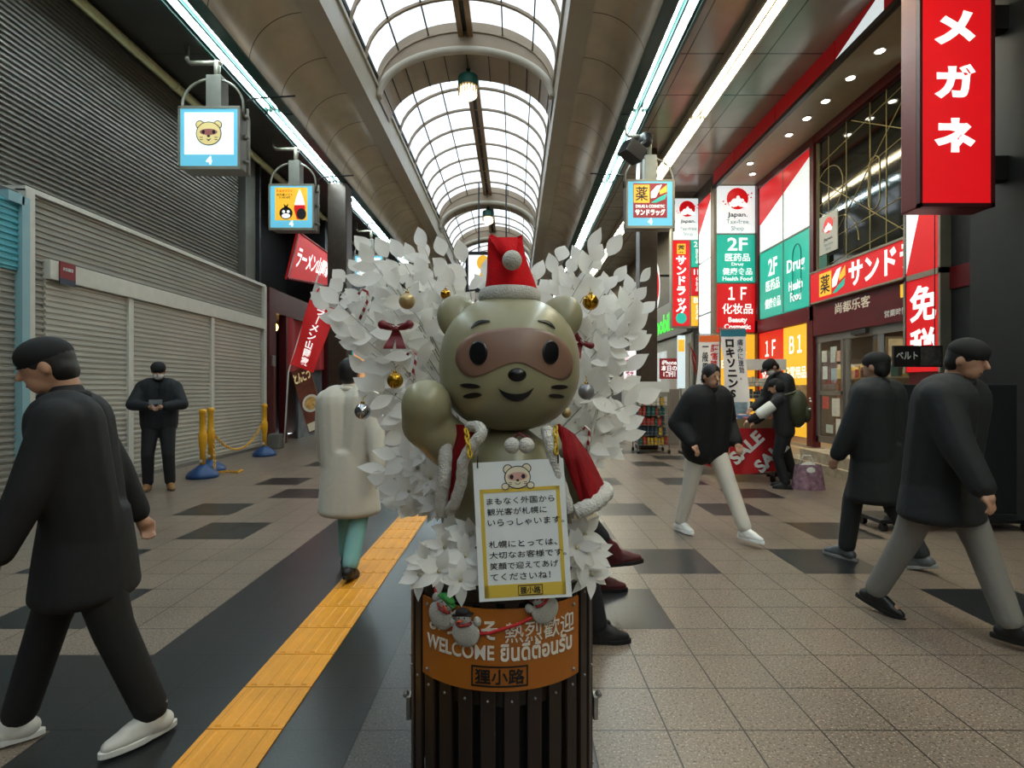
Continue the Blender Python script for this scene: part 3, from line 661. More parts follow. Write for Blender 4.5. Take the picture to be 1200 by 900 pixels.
# farther right shops
struct(out(MB().box(5.05, 7.2, 13.5, YE, 0, ZC), 'wall_right_far', mat('far_right_wall', '#5a564e', .6, var=.15)))
E5 = FR(5.03)
t = thing('lit_side_panels', 'tall white lit panels with red top corner left of the tall guide sign', 'sign', (5.0, 13.8, 2.0))
for (z0, z1) in ((1.9, 3.3), (3.35, 4.7), (4.75, 6.35)): out(MB().fbox(E5, -14.4, -13.56, z0, z1, 0, .05), 'panel', M_white_lit, t)
out(MB().fpoly(E5, [(-14.4, 6.35), (-14.4, 5.5), (-13.56, 6.2), (-13.56, 6.35)], .05, .056), 'red_corner', M_red_lit, t)
t = thing('phone_shop_sign', 'grey fascia with green lowercase lettering of the phone shop', 'sign', (5.0, 18, 3.1))
out(MB().fbox(E5, -20.5, -15.2, 3.0, 4.1, 0, .12), 'fascia', mat('fascia_grey', '#8a8880', .45), t)
text("Y!mobile", t, mat('green_lit', '#38d038', .4, emit=.9), E5, -18.0, 3.5, 3.2, .62, .03, n=.121)
t = thing('phone_shop_facade', 'pale shop front below the green lettered phone shop sign', 'shop front', (5.0, 17, 0))
out(MB().fbox(E5, -21, -15.0, 0, 2.95, 0, .06), 'panel', mat('front_pale', '#a7a397', .5, var=.1), t); out(MB().fbox(E5, -20, -17.4, .4, 2.6, .06, .08), 'pane', mat('front_pane', '#c9cfcd', .2, emit=.35, var=.3, vscale=2), t)
C = FC(13.0)
def q13(px0, px1, py0, py1, name, m, par=None, Y=13.0, n=.03): return out(MB().fbox(FC(Y), *(((p - VX) * Y / FPX) for p in (px0, px1)), *((EYE - (p - VY) * Y / FPX) for p in (py1, py0)), -n, 0), name, m, par)
t = thing('phone_poster', 'red poster with white writing standing below the phone shop fascia', 'poster', P(784, 440, 13.0)); q13(773, 796, 420, 444, 'sheet', mat('poster_red', '#8f1a22', .5, emit=.15), t); q13(775, 796, 444, 456, 'lower_sheet', M_white, t)
F13 = FC(13.0); text('iPhone\n本日の\n1割引', t, M_letter, F13, P(784, 432, 13).x, P(784, 432, 13).z, .38, .4, .02, n=.001)
out(MB().box(P(773, 0, 13).x, P(796, 0, 13).x, 13.0, 13.4, 0, P(0, 456, 13).z), 'stand', mat('stand_grey', '#8d8a83', .5), t)
t = thing('pole_banner', 'narrow white and yellow lit banner sign behind the dark walker', 'banner', P(798, 470, 12.2)); q13(794, 803, 393, 455, 'sheet', mat('lit_pale_blue', '#c6d8e0', .5, emit=.5), t, 12.2); q13(795, 802, 398, 412, 'yellow_patch', M_yellow_lit, t, 12.18)
out(MB().cyl((P(798, 0, 12.25).x, 12.24, 0), (P(798, 0, 12.25).x, 12.24, 2.6), .015), 'pole', M_steel, t)
t = thing('white_board_sign', 'pink lettered white lit sign right of the white leaf tree', 'sign', P(738, 460, 15)); q13(731, 746, 411, 455, 'sheet', mat('lit_pinkish', '#e8dfe2', .5, emit=.6), t, 15)
text('お得\nです', t, mat('letter_pink', '#d0467e', .5), FC(15), P(738, 433, 15).x, P(738, 433, 15).z, .22, .7, .02, n=.001)
out(MB().box(P(731, 0, 15).x, P(746, 0, 15).x, 15.0, 15.3, 0, P(0, 455, 15).z), 'stand', M_white, t)
t = thing('round_sign', 'small round pale red sign projecting near the pillar on the right', 'sign', P(770, 335, 17)); C = FC(17)
p = P(769, 335, 17); out(MB().fdisc(C, p.x, p.z, .12, .75, -.1, 0), 'plate', M_white_lit, t); out(MB().fdisc(C, p.x, p.z, .09, .5, 0, .01), 'mark', M_red_lit, t); out(MB().box(p.x, 5.06, 17.02, 17.08, p.z + .3, p.z + .36), 'arm', M_black, t)
# far screen hung below the third rib
t = thing('hanging_screen', 'square lit screen in a black frame hanging deep in the arcade', 'screen', P(572, 340, 21)); C = FC(21)
a, c = P(549, 337, 21), P(605, 299, 21)
out(MB().fbox(C, a.x - .12, c.x + .1, a.z - .15, c.z + .15, -.25, 0), 'frame', M_black, t, bevel=.02); out(MB().fbox(C, a.x, c.x, a.z, c.z, 0, .01), 'screen', mat('screen_white', '#e9f1f2', .4, emit=.9), t)
out(MB().fdisc(C, P(566, 0, 21).x, P(0, 308, 21).z, .25, .3, .01, .014).fdisc(C, P(568, 0, 21).x, P(0, 322, 21).z, .2, .2, .01, .014), 'picture', M_yellow_lit, t)
out(MB().cyl((a.x + .4, 21.1, c.z), (a.x + .4, 21.1, 9.48), .03).cyl((c.x - .4, 21.1, c.z), (c.x - .4, 21.1, 9.5), .03), 'rod', M_black, t)

# ---------------------------------------------------------------- hanging box signs
def emblem(F, u, v, s, t, n, y_mask=True):
    for q in (-1, 1):
        out(MB().fdisc(F, u + q * s * .72, v + s * .72, s * .36, s * .36, n, n + .003), 'emblem_ear', M_ink, t)
        out(MB().fdisc(F, u + q * s * .72, v + s * .72, s * .29, s * .29, n + .003, n + .005), 'emblem_ear', mat('emblem_fur', '#e3cf8e', .5, emit=.3), t)
    out(MB().fdisc(F, u, v, s * 1.05, s * .98, n + .004, n + .006), 'emblem_rim', M_ink, t)
    out(MB().fdisc(F, u, v, s * .98, s * .91, n + .006, n + .008), 'emblem_head', MATS['emblem_fur'], t)
    out(MB().fdisc(F, u, v + s * .12, s * .72, s * .26, n + .008, n + .009), 'emblem_mask', mat('emblem_mask', '#c0706a', .5), t)
    b = MB()
    for q in (-1, 1):
        b.fdisc(F, u + q * s * .42, v + s * .12, s * .12, s * .17, n + .009, n + .011)
        for w in (-.32, -.5): b.fbox(F, u + q * s * .6 - s * .12, u + q * s * .6 + s * .12, v + s * w - s * .025, v + s * w + s * .025, n + .008, n + .01)
    b.fdisc(F, u, v - s * .22, s * .13, s * .09, n + .009, n + .011); b.fpoly(F, [(u - s * .2, v - s * .4), (u, v - s * .64), (u + s * .2, v - s * .4), (u, v - s * .5)], n + .008, n + .01)
    out(b, 'emblem_features', M_ink, t)
M_case = mat('sign_case_grey', '#84837a', .45, .3, var=.08)
def boxsign(lab, cx, y, zb, kind, sgn):
    S, D = .93, .36; F = FC(y); t = thing('hanging_box_sign', lab, 'sign', (cx, y, zb), 'hanging box signs')
    z1 = zb + S
    out(MB().box(cx - S / 2, cx + S / 2, y + .02, y + D, zb, z1), 'case', M_case, t, bevel=.012)
    b = MB(); b.box(cx - S / 2 - .01, cx + S / 2 + .01, y - .01, y + .03, zb - .03, zb + .02); b.box(cx - S / 2 - .01, cx + S / 2 + .01, y - .01, y + .03, z1 - .02, z1 + .02)
    b.box(cx - S / 2 - .015, cx - S / 2 + .02, y - .01, y + .03, zb, z1); b.box(cx + S / 2 - .02, cx + S / 2 + .015, y - .01, y + .03, zb, z1); out(b, 'rim', M_bronze, t)
    out(MB().fbox(F, cx - S / 2 + .02, cx + S / 2 - .02, zb + .02, z1 - .02, -.02, .0), 'face', M_blue_lit, t)
    iz0, iz1 = zb + .2, z1 - .08
    if kind == 'drug':
        out(MB().fbox(F, cx - .34, cx + .34, iz0 - .02, iz1 + .02, 0, .006), 'inner_panel', mat('panel_crimson', '#8c1420', .4, emit=.4), t)
        drugmark(F, cx, iz1 - .19, .36, t, .007); text('DRUG & COSMETIC', t, M_letter, F, cx, iz0 + .21, .58, .06, .02, n=.007); text('サンドラッグ', t, M_letter, F, cx, iz0 + .09, .6, .13, .04, n=.007)
    elif kind == 'ice':
        out(MB().fbox(F, cx - .34, cx + .34, iz0 - .02, iz1 + .02, 0, .006), 'inner_panel', M_yellow_lit, t)
        text('ミルクソフト', t, M_red_lit, F, cx - .14, iz1 - .05, .34, .06, .02, n=.007); text('北海道ソフト\n3 160 0円', t, M_ink, F, cx - .14, iz1 - .16, .34, .11, .01, n=.007)
        u, v = cx - .11, iz0 + .13
        out(MB().fdisc(F, u, v, .14, .13, .006, .009).fpoly(F, [(u - .03, v + .1), (u - .05, v + .2), (u, v + .15), (u + .05, v + .2), (u + .03, v + .1)], .006, .009), 'bird_head', M_ink, t)
        out(MB().fdisc(F, u, v - .06, .09, .05, .009, .011).fdisc(F, u - .05, v + .03, .03, .03, .009, .011).fdisc(F, u + .05, v + .03, .03, .03, .009, .011), 'bird_face', M_letter, t)
        u = cx + .18
        out(MB().fpoly(F, [(u - .11, iz0 + .3), (u - .07, iz0 + .46), (u, iz0 + .64), (u + .07, iz0 + .46), (u + .11, iz0 + .3)], .006, .01), 'ice_cream', M_letter, t)
        out(MB().fpoly(F, [(u - .12, iz0 + .22), (u - .11, iz0 + .3), (u + .11, iz0 + .3), (u + .12, iz0 + .22), (u + .06, iz0), (u - .06, iz0)], .006, .01), 'cone_sleeve', M_red_lit, t)
        out(MB().fdisc(F, u + .04, iz0 + .11, .1, .12, .01, .014), 'hand', M_ink, t)
    else:
        out(MB().fbox(F, cx - .38, cx + .38, iz0, iz1, 0, .006), 'inner_panel', M_white_lit, t); emblem(F, cx, iz0 + .32, .19, t, .007)
    text('4', t, M_letter, F, cx, zb + .11, .09, .13, .04, n=.002)
    x0, x1 = cx - S / 2 - .015, cx + S / 2 + .015; yc = y + .1
    pts = [(x0, yc, z1 - .1)] + [(cx + (x1 - x0) / 2 * math.cos(PI - PI * k / 16), yc, z1 + .08 + .42 * math.sin(PI * k / 16)) for k in range(17)] + [(x1, yc, z1 - .1)]
    out(MB().tube(pts, .02, 8), 'hoop', M_bronze, t, True)
    out(MB().box(cx - .09, cx + .15, y + .06, y + .28, z1, z1 + .55), 'mount_box', M_case, t, bevel=.01)
    out(MB().cyl((cx + .03, y + .17, z1 + .55), (cx + .03, y + .17, ZC - .25), .045).tube([(cx - .45, y + .17, ZC + .06), (cx - .45, y + .17, ZC - .22), (cx - .4, y + .17, ZC - .28), (cx + .1, y + .17, ZC - .28)], .035, 8), 'hanger_pipe', M_bronze, t, True)
    ex = x1 + .04
    out(MB().cyl((ex, y + .15, zb - .05), (ex, y + .15, z1 + .05), .02).box(ex - .06, ex + .02, y + .12, y + .18, z1 - .12, z1 - .06).box(ex - .06, ex + .02, y + .12, y + .18, zb + .5, zb + .56).box(ex - .06, ex + .02, y + .12, y + .18, zb + .12, zb + .16), 'side_rail', M_bronze, t, True)
    out(MB().tube([(ex, y + .15, z1 + .05), (ex, y + .15, z1 + .18), (ex + .1, y + .15, z1 + .22), (ex + .75, y + .15, z1 + .26)] if sgn < 0 else [(x0 - .02, y + .15, z1 - .1), (x0 - .04, y + .15, z1 + .16), (x0 - .7, y + .15, z1 + .2)], .015, 6), 'banner_arm', M_black, t, True)
    return t
boxsign('blue framed box sign with tan masked animal face, nearest on the left', -4.73, 8.26, 4.80, 'face', -1)
boxsign('blue framed box sign with ice cream cone on yellow, second on the left', -4.73, 11.3, 4.76, 'ice', -1)
boxsign('blue framed box sign with animal face, half behind the white leaves', -4.73, 17.3, 4.76, 'face', -1)
boxsign('blue framed box sign with red drug store panel hanging on the right', 2.72, 10.7, 4.62, 'drug', 1)
t = thing('loudspeaker', 'black box loudspeaker fixed beside the hanger of the right box sign', 'loudspeaker', P(742, 180, 10.2))
p = P(741, 178, 10.2); R = MX.Rotation(math.radians(28), 3, 'Y') @ MX.Rotation(math.radians(20), 3, 'Z')
b = MB(); b.box(-.2, .2, -.18, .18, -.14, .14); bmesh.ops.transform(b.bm, matrix=MX.Translation(p) @ R.to_4x4(), verts=b.bm.verts[:]); out(b, 'cabinet', M_black, t, bevel=.02)
out(MB().tube([p + V((.1, .1, .05)), P(752, 168, 10.4), P(757, 165, 10.8)], .025, 8), 'arm', M_black, t, True); q = P(757, 164, 10.8); out(MB().ell(q, (.14, .1, .16)), 'clamp', M_black, t, True)
# ---------------------------------------------------------------- noodle shop on the left
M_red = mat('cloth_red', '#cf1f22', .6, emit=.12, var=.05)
M_maroon = mat('maroon_frame', '#4a1013', .4, var=.12)
struct(out(MB().box(-5.95, -5.72, 12.45, 12.8, 0, 3.75).box(-5.95, -5.75, 12.8, 16.6, 3.2, 3.75).box(-5.95, -5.72, 16.4, 16.6, 0, 3.75).box(-5.92, -5.74, 13.4, 13.5, 0, 3.2), 'trim_50', M_maroon))
struct(out(MB().box(-7.1, -5.9, 12.8, 12.9, 0, 3.2).box(-7.1, -5.9, 16.4, 16.5, 0, 3.2).box(-7.1, -5.9, 12.8, 16.5, 3.2, 3.3), 'wall_noodle_shop', mat('noodle_inside', '#3d2a20', .7)))
struct(out(MB().box(-5.98, -5.92, 14.6, 16.4, 0, 3.2), 'window_9', mat('noodle_glass', '#5b6063', .1, var=.4, vscale=2)))
t0 = thing('paper_lantern', 'warm round lantern lamp above the noodle shop entrance, upper one', 'lantern', (-6.3, 14.0, 2.9), 'noodle shop lamps')
out(MB().ell((-6.3, 14.0, 2.98), (.09, .09, .11)), 'shade', mat('lantern_glow', '#ffc36a', .5, emit=5), t0, True); out(MB().cyl((-6.3, 14.0, 3.08), (-6.3, 14.0, 3.2), .012), 'cord', M_black, t0)
t1 = dup(t0, (-6.15, 14.9, 2.45), 'warm round lantern lamp above the noodle shop entrance, lower one'); 
A = [P(350, 272, 14.4), P(393, 303, 17.0), P(385, 335, 16.2), P(337, 326, 13.6)]
t = thing('noodle_shop_signboard', 'tilted red signboard with white brush lettering over the noodle shop', 'sign', P(365, 330, 15))
out(MB().prism(A, (-.12, .1, 0)), 'board', M_red, t, bevel=.01)
n = (A[3] - A[0]).cross(A[1] - A[0]).normalized(); n = n if n.y < 0 else -n
def bil(u, v, c): a = A[3].lerp(A[2], u); d = A[0].lerp(A[1], u); return a.lerp(d, v) + n * c
text('ラーメン山岡家', t, M_letter, None, .5, .5, .84, .5, .02, n=.012, fn=bil)
b = MB()
for i in range(4): b.tube([A[i] + n * .01, A[(i + 1) % 4] + n * .01], .03, 6)
out(b, 'rim', mat('rim_red', '#8e1518', .5), t)
Yb = 12.2
B4 = [P(370, 331, Yb), P(400, 342, Yb), P(368, 437, Yb + .05), P(340, 427, Yb)]
def bn(u, v, c):
    a = B4[3].lerp(B4[2], u); d = B4[0].lerp(B4[1], u); q = a.lerp(d, v); q.y += .05 * math.sin(u * 4 + v * 7) - c; return q
t = thing('nobori_banner', 'slanting red and white vertical banner on a pole outside the noodle shop', 'banner', P(352, 520, Yb))
out(MB().grid(lambda u, v: bn(u, v * .79, 0), 8, 16), 'red_cloth', M_red, t, True, solid=.008); out(MB().grid(lambda u, v: bn(u, .79 + v * .21, 0), 8, 5), 'white_cloth', M_white, t, True, solid=.008)
text(vert('ラーメン山岡家'), t, M_letter, None, .5, .39, .34, .7, .025, n=.012, fn=bn)
F = FC(Yb - .07); p = bn(.5, .9, 0); out(MB().fdisc(F, p.x, p.z, .2, .2, 0, .006), 'crest_ring', M_red, t); out(MB().fdisc(F, p.x, p.z, .165, .165, .004, .009), 'crest_disc', M_white, t); text('山岡家', t, M_red, F, p.x, p.z, .26, .14, .01, n=.01)
out(MB().tube([P(373, 322, Yb + .06), P(338, 436, Yb + .06), P(333, 520, Yb + .1)], .018, 8).cyl(P(366, 330, Yb + .03), P(406, 346, Yb + .03), .012), 'pole', M_white, t, True)
t = thing('red_noren_curtain', 'short red curtain hanging in the noodle shop doorway behind the slanting banner', 'curtain', (-5.8, 14.5, 1.8))
q = [V((-5.8, 13.5, 3.2)), V((-5.8, 16.3, 3.2)), V((-5.8, 16.3, 1.95)), V((-5.8, 13.5, 1.8))]
out(MB().grid(lambda u, v: q[3].lerp(q[2], u).lerp(q[0].lerp(q[1], u), v) + V((.05 * math.sin(u * 18), 0, 0)), 24, 4), 'cloth', mat('noren_red', '#a0161a', .7), t, True, solid=.01)
t = thing('menu_poster', 'tilted noodle menu poster with a bowl photo below the slanting banner', 'poster', P(368, 512, 12.6))
Q = [P(341, 436, 12.6), P(359, 436, 12.6), P(383, 499, 12.3), P(362, 508, 12.3)]
Fm = Fr(Q[3], Q[2] - Q[3], Q[0] - Q[3]); wq = (Q[2] - Q[3]).length; hq = (Q[0] - Q[3]).length
out(MB().fbox(Fm, 0, wq, 0, hq, -.03, 0), 'sheet', mat('menu_brown', '#6b3320', .5, var=.3, vscale=6), t)
out(MB().fdisc(Fm, wq * .55, hq * .42, wq * .46, wq * .46, 0, .005), 'bowl_photo', mat('bowl_white', '#d9d3c6', .5), t); out(MB().fdisc(Fm, wq * .55, hq * .42, wq * .34, wq * .34, .005, .01), 'noodle_photo', mat('noodle_tan', '#c79a55', .5, var=.4, vscale=14), t)
out(MB().fbox(Fm, wq * .05, wq * .95, .03, hq * .14, 0, .005), 'price_strip', mat('menu_cream', '#d8cdb2', .5), t)
text('とんこつ', t, mat('menu_letter', '#ecd9a0', .5, emit=.2), Fm, wq * .5, hq * .86, wq * .9, hq * .16, .04, n=.002)
out(MB().tube([Fm(wq * .5, 0, -.04), V((Fm(wq * .5, 0).x, 12.5, 0))], .02, 6), 'stand', M_black, t)
for k, (x0, y0, x1, y1, tl) in enumerate(((377, 472, 390, 512, 6), (394, 470, 404, 500, 8))):
    t = thing('price_card', ('tilted white price list card right of the noodle poster', 'small white price card farther right of the noodle poster')[k], 'card', P(x0 + 8, y1, 12.6))
    a, c = P(x0, y0, 12.6), P(x1, y1, 12.6); Fm = Fr((a + c) / 2, (math.cos(.25), 0, -math.sin(.25)), (math.sin(.25), 0, math.cos(.25))); w, h = (c.x - a.x) / 2, (a.z - c.z) / 2
    out(MB().fbox(Fm, -w, w, -h, h, -.02, 0), 'sheet', M_white, t); b = MB()
    for i in range(6): b.fbox(Fm, -w * .7, w * (.7 - .2 * (i % 2)), h * (.7 - i * .27), h * (.62 - i * .27), 0, .004)
    out(b, 'print_lines', mat('print_red', '#a8473c', .5), t); out(MB().tube([Fm(0, -h, -.02), V((Fm(0, 0).x + .05, 12.62, 0))], .015, 6), 'stand', M_steel, t)
t = thing('teal_banner', 'pale turquoise banner beyond the noodle shop behind the white leaves', 'banner', P(405, 440, 17)); a, c = P(398, 352, 17), P(414, 432, 17)
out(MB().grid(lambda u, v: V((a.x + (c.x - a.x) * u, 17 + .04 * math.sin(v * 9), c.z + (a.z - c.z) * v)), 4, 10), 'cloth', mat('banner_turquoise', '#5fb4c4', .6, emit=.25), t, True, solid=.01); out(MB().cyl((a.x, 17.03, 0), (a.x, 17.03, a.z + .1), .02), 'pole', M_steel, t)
t = thing('lit_shop_window', 'warm lit shop window far down the left side behind the leaves', 'window', (-5.85, 20, 1.5)); F = FL(-5.88); out(MB().fbox(F, 18.6, 23, 1.3, 3.0, 0, .05), 'frame', M_brown, t); out(MB().fbox(F, 18.8, 22.8, 1.45, 2.85, .05, .06), 'pane', mat('warm_window', '#c98c58', .4, emit=.5, var=.5, vscale=3), t)
tag(out(MB().box(P(316, 0, 12.2).x, P(330, 0, 12.2).x, 12.05, 12.35, 0, .34), 'concrete_weight', M_conc, bevel=.03), 'grey concrete weight block at the foot of the maroon shop frame', 'block')
t = thing('cable', 'thin cable drooping down the front of the maroon shop frame', 'cable', (-5.7, 12.6, .1)); out(MB().tube([(-5.70, 12.6, 2.1), (-5.69, 12.62, 1.6), (-5.69, 12.58, .9), (-5.68, 12.64, .3), (-5.66, 12.6, .05)], .012, 6), 'wire', mat('cable_red', '#6b2a25', .5), t, True)
out(MB().box(-5.72, -5.66, 12.52, 12.66, 1.9, 2.15), 'switch_box', M_steel, t, bevel=.01)

# ---------------------------------------------------------------- yellow stanchions and chain
M_pole = mat('pole_yellow', '#dca11a', .4, var=.08); M_base = mat('base_blue', '#183f70', .4, var=.08)
pos = [P(237.5, 560, 8.25), P(247, 553, 8.85), P(310, 533, 10.9)]
t0 = None
labs = ['yellow barrier post on blue base in front, nearest the man with the phone', 'yellow barrier post on blue base just behind the nearest one', 'yellow barrier post on blue base alone at the end of the shutter']
for k, p in enumerate(pos):
    p = V((p.x, p.y, 0))
    if t0 is None:
        t0 = thing('barrier_post', labs[0], 'barrier post', p, 'yellow chain posts')
        out(MB().lathe([(.225, 0), (.23, .04), (.2, .09), (.10, .16), (.05, .2)], p, 20), 'base', M_base, t0, True)
        out(MB().lathe([(.042, .18), (.042, .45), (.05, .46), (.062, .6), (.062, .66), (.05, .7), (.045, .72), (.045, .98), (.055, .99), (.055, 1.04), (.04, 1.06)], p, 16), 'post', M_pole, t0, True)
        out(MB().box(p.x - .02, p.x + .02, p.y - .048, p.y - .043, .24, .28), 'sticker', M_white, t0)
    else: dup(t0, p, labs[k])
def chain(pts, m, name, lab, cat, rl=.03, rr=.007):
    L = []; pts = [V(p) for p in pts]; b = MB(); step = rl * 1.5; acc = 0; i = 0; k = 0
    seg = [(pts[j + 1] - pts[j]).length for j in range(len(pts) - 1)]; tot = sum(seg); n = max(2, int(tot / step))
    for k in range(n):
        d = (k + .5) * tot / n; j = 0
        while j < len(seg) - 1 and d > seg[j]: d -= seg[j]; j += 1
        q = pts[j].lerp(pts[j + 1], min(1, d / seg[j])); f = (pts[j + 1] - pts[j]).normalized(); s = f.orthogonal().normalized()
        if k % 2: s = f.cross(s)
        b.tube([q + f * rl * math.cos(a) + s * rl * .6 * math.sin(a) for a in [2 * PI * z / 10 for z in range(10)]], rr, 5, True)
    o = out(b, name, m, None, True); return tag(o, lab, cat) if lab else o
def sag(a, b, d, n=14): return [V(a).lerp(V(b), i / n) - V((0, 0, d * 4 * (i / n) * (1 - i / n))) for i in range(n + 1)]
chain(sag((pos[1].x + .05, pos[1].y, .62), (pos[2].x - .05, pos[2].y, .66), .38), M_pole, 'plastic_chain', 'yellow plastic chain sagging between the second and last barrier posts', 'chain')
chain([(pos[1].x + .07, pos[1].y - .04, .58), (pos[1].x + .12, pos[1].y - .1, .2), (pos[1].x + .2, pos[1].y - .25, .02), (pos[1].x + .35, pos[1].y - .1, .02), (pos[1].x + .55, pos[1].y - .18, .02), (pos[1].x + .5, pos[1].y + .05, .02)], M_pole, 'plastic_chain', 'loose yellow chain end lying on the floor by the barrier posts', 'chain')

# ---------------------------------------------------------------- sale table, goods, banners, racks
t = thing('sale_table', 'wheeled sale table wrapped in red cloth with slanting white sale lettering', 'table', (3.5, 8.5, 0))
tx0, tx1, ty0, ty1 = 3.12, 3.84, 7.75, 9.75
M_sale = mat('sale_cloth', '#b3161d', .55, var=.08)
def skirt(F, u0, u1, z0, z1, ph): return MB().grid(lambda u, v: F(u0 + (u1 - u0) * u, z0 + (z1 - z0) * v - .03 * math.sin(u * 3 + ph) * (1 - v), .015 * math.sin(u * 14 + ph) * (1 - v * .7)), 30, 6)
FA, FB = FR(tx0), FC(ty0)
out(skirt(FA, -ty1, -ty0, .16, .80, 0), 'skirt', M_sale, t, True, solid=.006); out(skirt(FB, tx0, tx1, .16, .80, 1), 'skirt', M_sale, t, True, solid=.006)
out(MB().box(tx0 + .02, tx1, ty0 + .02, ty1, .74, .77), 'top', mat('table_top', '#6b6258', .6), t)
for (x, y) in ((tx0 + .06, ty0 + .06), (tx1 - .06, ty0 + .06), (tx0 + .06, ty1 - .06), (tx1 - .06, ty1 - .06)):
    o = out(MB().box(x - .02, x + .02, y - .02, y + .02, .09, .74), 'leg', M_steel, t); out(MB().cyl((x - .02, y, .045), (x + .02, y, .045), .045).box(x - .03, x + .03, y - .02, y + .02, .06, .1), 'caster', M_black, o)
out(MB().box(tx0 + .06, tx1 - .06, ty0 + .05, ty0 + .08, .12, .15).box(tx0 + .05, tx0 + .08, ty0 + .06, ty1 - .06, .12, .15), 'rail', M_steel, t)
def rotF(F, u, v, a): return Fr(F(u, v, 0), F.R * math.cos(a) + F.U * math.sin(a), F.U * math.cos(a) - F.R * math.sin(a))
for (F, u, v) in ((FA, -9.45, .46), (FA, -9.0, .47), (FA, -8.45, .46), (FA, -7.98, .42), (FB, 3.36, .52), (FB, 3.72, .40)):
    text('SALE', t, mat('sale_white', '#dcd8d4', .6), rotF(F, u, v, .75), 0, 0, .56, .2, .04, n=.02)
b = MB(); b.box(3.2, 3.78, 7.85, 9.6, .771, .80)
for x in (3.2, 3.49, 3.78): b.box(x - .01, x + .01, 7.85, 9.6, .77, .93)
for y in (7.85, 8.4, 9.0, 9.6): b.box(3.2, 3.78, y - .01, y + .01, .77, .93)
tag(out(b, 'bargain_tray', mat('tray_wood', '#7d6a4b', .6)), 'shallow divided tray of goods on top of the red sale table', 'tray')
r = random.Random(9); pal = ['#d8c9a0', '#b8402f', '#d98a2b', '#e9e5dc', '#4a6f9a', '#6d8f4e']; k0 = {}
for i in range(26):
    x, y = 3.29 + (i % 3) * .2 + r.uniform(-.02, .02), 7.97 + (i // 3) * .19 + r.uniform(-.03, .03); c = pal[i % 6]
    if c not in k0:
        b = MB(); b.box(x - .07, x + .07, y - .09, y + .09, .80, .80 + r.uniform(.1, .2)); o = out(b, 'goods_packet', mat('goods_' + c[1:], c, .5), bevel=.012)
        tag(o, {'#d8c9a0': 'tan', '#b8402f': 'red', '#d98a2b': 'orange', '#e9e5dc': 'white', '#4a6f9a': 'blue', '#6d8f4e': 'green'}[c] + ' packet lying in the tray on the sale table', 'packet', 'packets on the sale table ' + c[1:]); k0[c] = o
        k0[c]['group'] = 'packets of one colour on the sale table ' + str(len(k0))
    else: o = dup(k0[c], (x, y, .80))
def flag(lab, q, Y, m, parts, polex):
    t = thing('nobori_banner', lab, 'banner', P(polex, 560, Y)); Q = [P(a, c, Y) for a, c in q]
    fn = lambda u, v, c: Q[3].lerp(Q[2], u).lerp(Q[0].lerp(Q[1], u), v) + V((0, .03 * math.sin(v * 8 + u * 3) - c, 0))
    out(MB().grid(lambda u, v: fn(u, v, 0), 6, 20), 'cloth', m, t, True, solid=.008)
    for (nm, mm, u0, u1, v0, v1) in parts.get('patch', []): out(MB().grid(lambda u, v: fn(u0 + (u1 - u0) * u, v0 + (v1 - v0) * v, .008), 6, 4), nm, mm, t, True, solid=.004)
    for (s, mm, u, v, w, h, bo) in parts['text']: text(vert(s) if parts.get('v', 1) else s, t, mm, None, u, v, w, h, bo, n=.012, fn=fn)
    top = Q[0].lerp(Q[1], .0); out(MB().cyl((top.x, Y + .05, .0), (top.x, Y + .05, top.z + .06), .014).cyl((top.x - .05, Y + .04, top.z + .02), (Q[1].x + .02, Y + .04, Q[1].z + .02), .01), 'pole', M_steel, t)
    out(MB().box(top.x - .2, top.x + .2, Y - .12, Y + .2, 0, .06), 'foot', M_black, t)
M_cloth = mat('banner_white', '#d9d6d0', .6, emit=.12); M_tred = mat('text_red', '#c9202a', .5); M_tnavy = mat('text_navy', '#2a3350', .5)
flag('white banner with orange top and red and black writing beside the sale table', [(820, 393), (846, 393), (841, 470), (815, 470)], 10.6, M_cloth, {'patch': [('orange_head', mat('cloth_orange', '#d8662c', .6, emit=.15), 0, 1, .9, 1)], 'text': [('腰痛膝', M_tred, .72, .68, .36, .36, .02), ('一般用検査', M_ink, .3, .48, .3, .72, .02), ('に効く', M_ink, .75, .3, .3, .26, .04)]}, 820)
flag('tall white banner with blue head and dark vertical katakana by the sale table', [(845, 386), (873, 386), (879, 490), (851, 490)], 10.2, M_cloth, {'patch': [('blue_head', mat('cloth_teal', '#2c7f93', .6), 0, 1, .92, 1), ('product_photo', mat('photo_blue', '#8fa6b4', .6, var=.4, vscale=8), .1, .9, .05, .18)], 'text': [('ロキソニンS', M_ink, .34, .56, .4, .66, .05), ('痛みに速効。', M_tnavy, .76, .66, .24, .46, .01)]}, 846)
flag('small red flag leaning beside the orange topped banner', [(809, 404), (816, 418), (816, 440), (812, 425)], 11.2, mat('flag_red', '#a33a34', .6), {'text': [('特', M_white, .5, .5, .5, .3, .02)]}, 809)
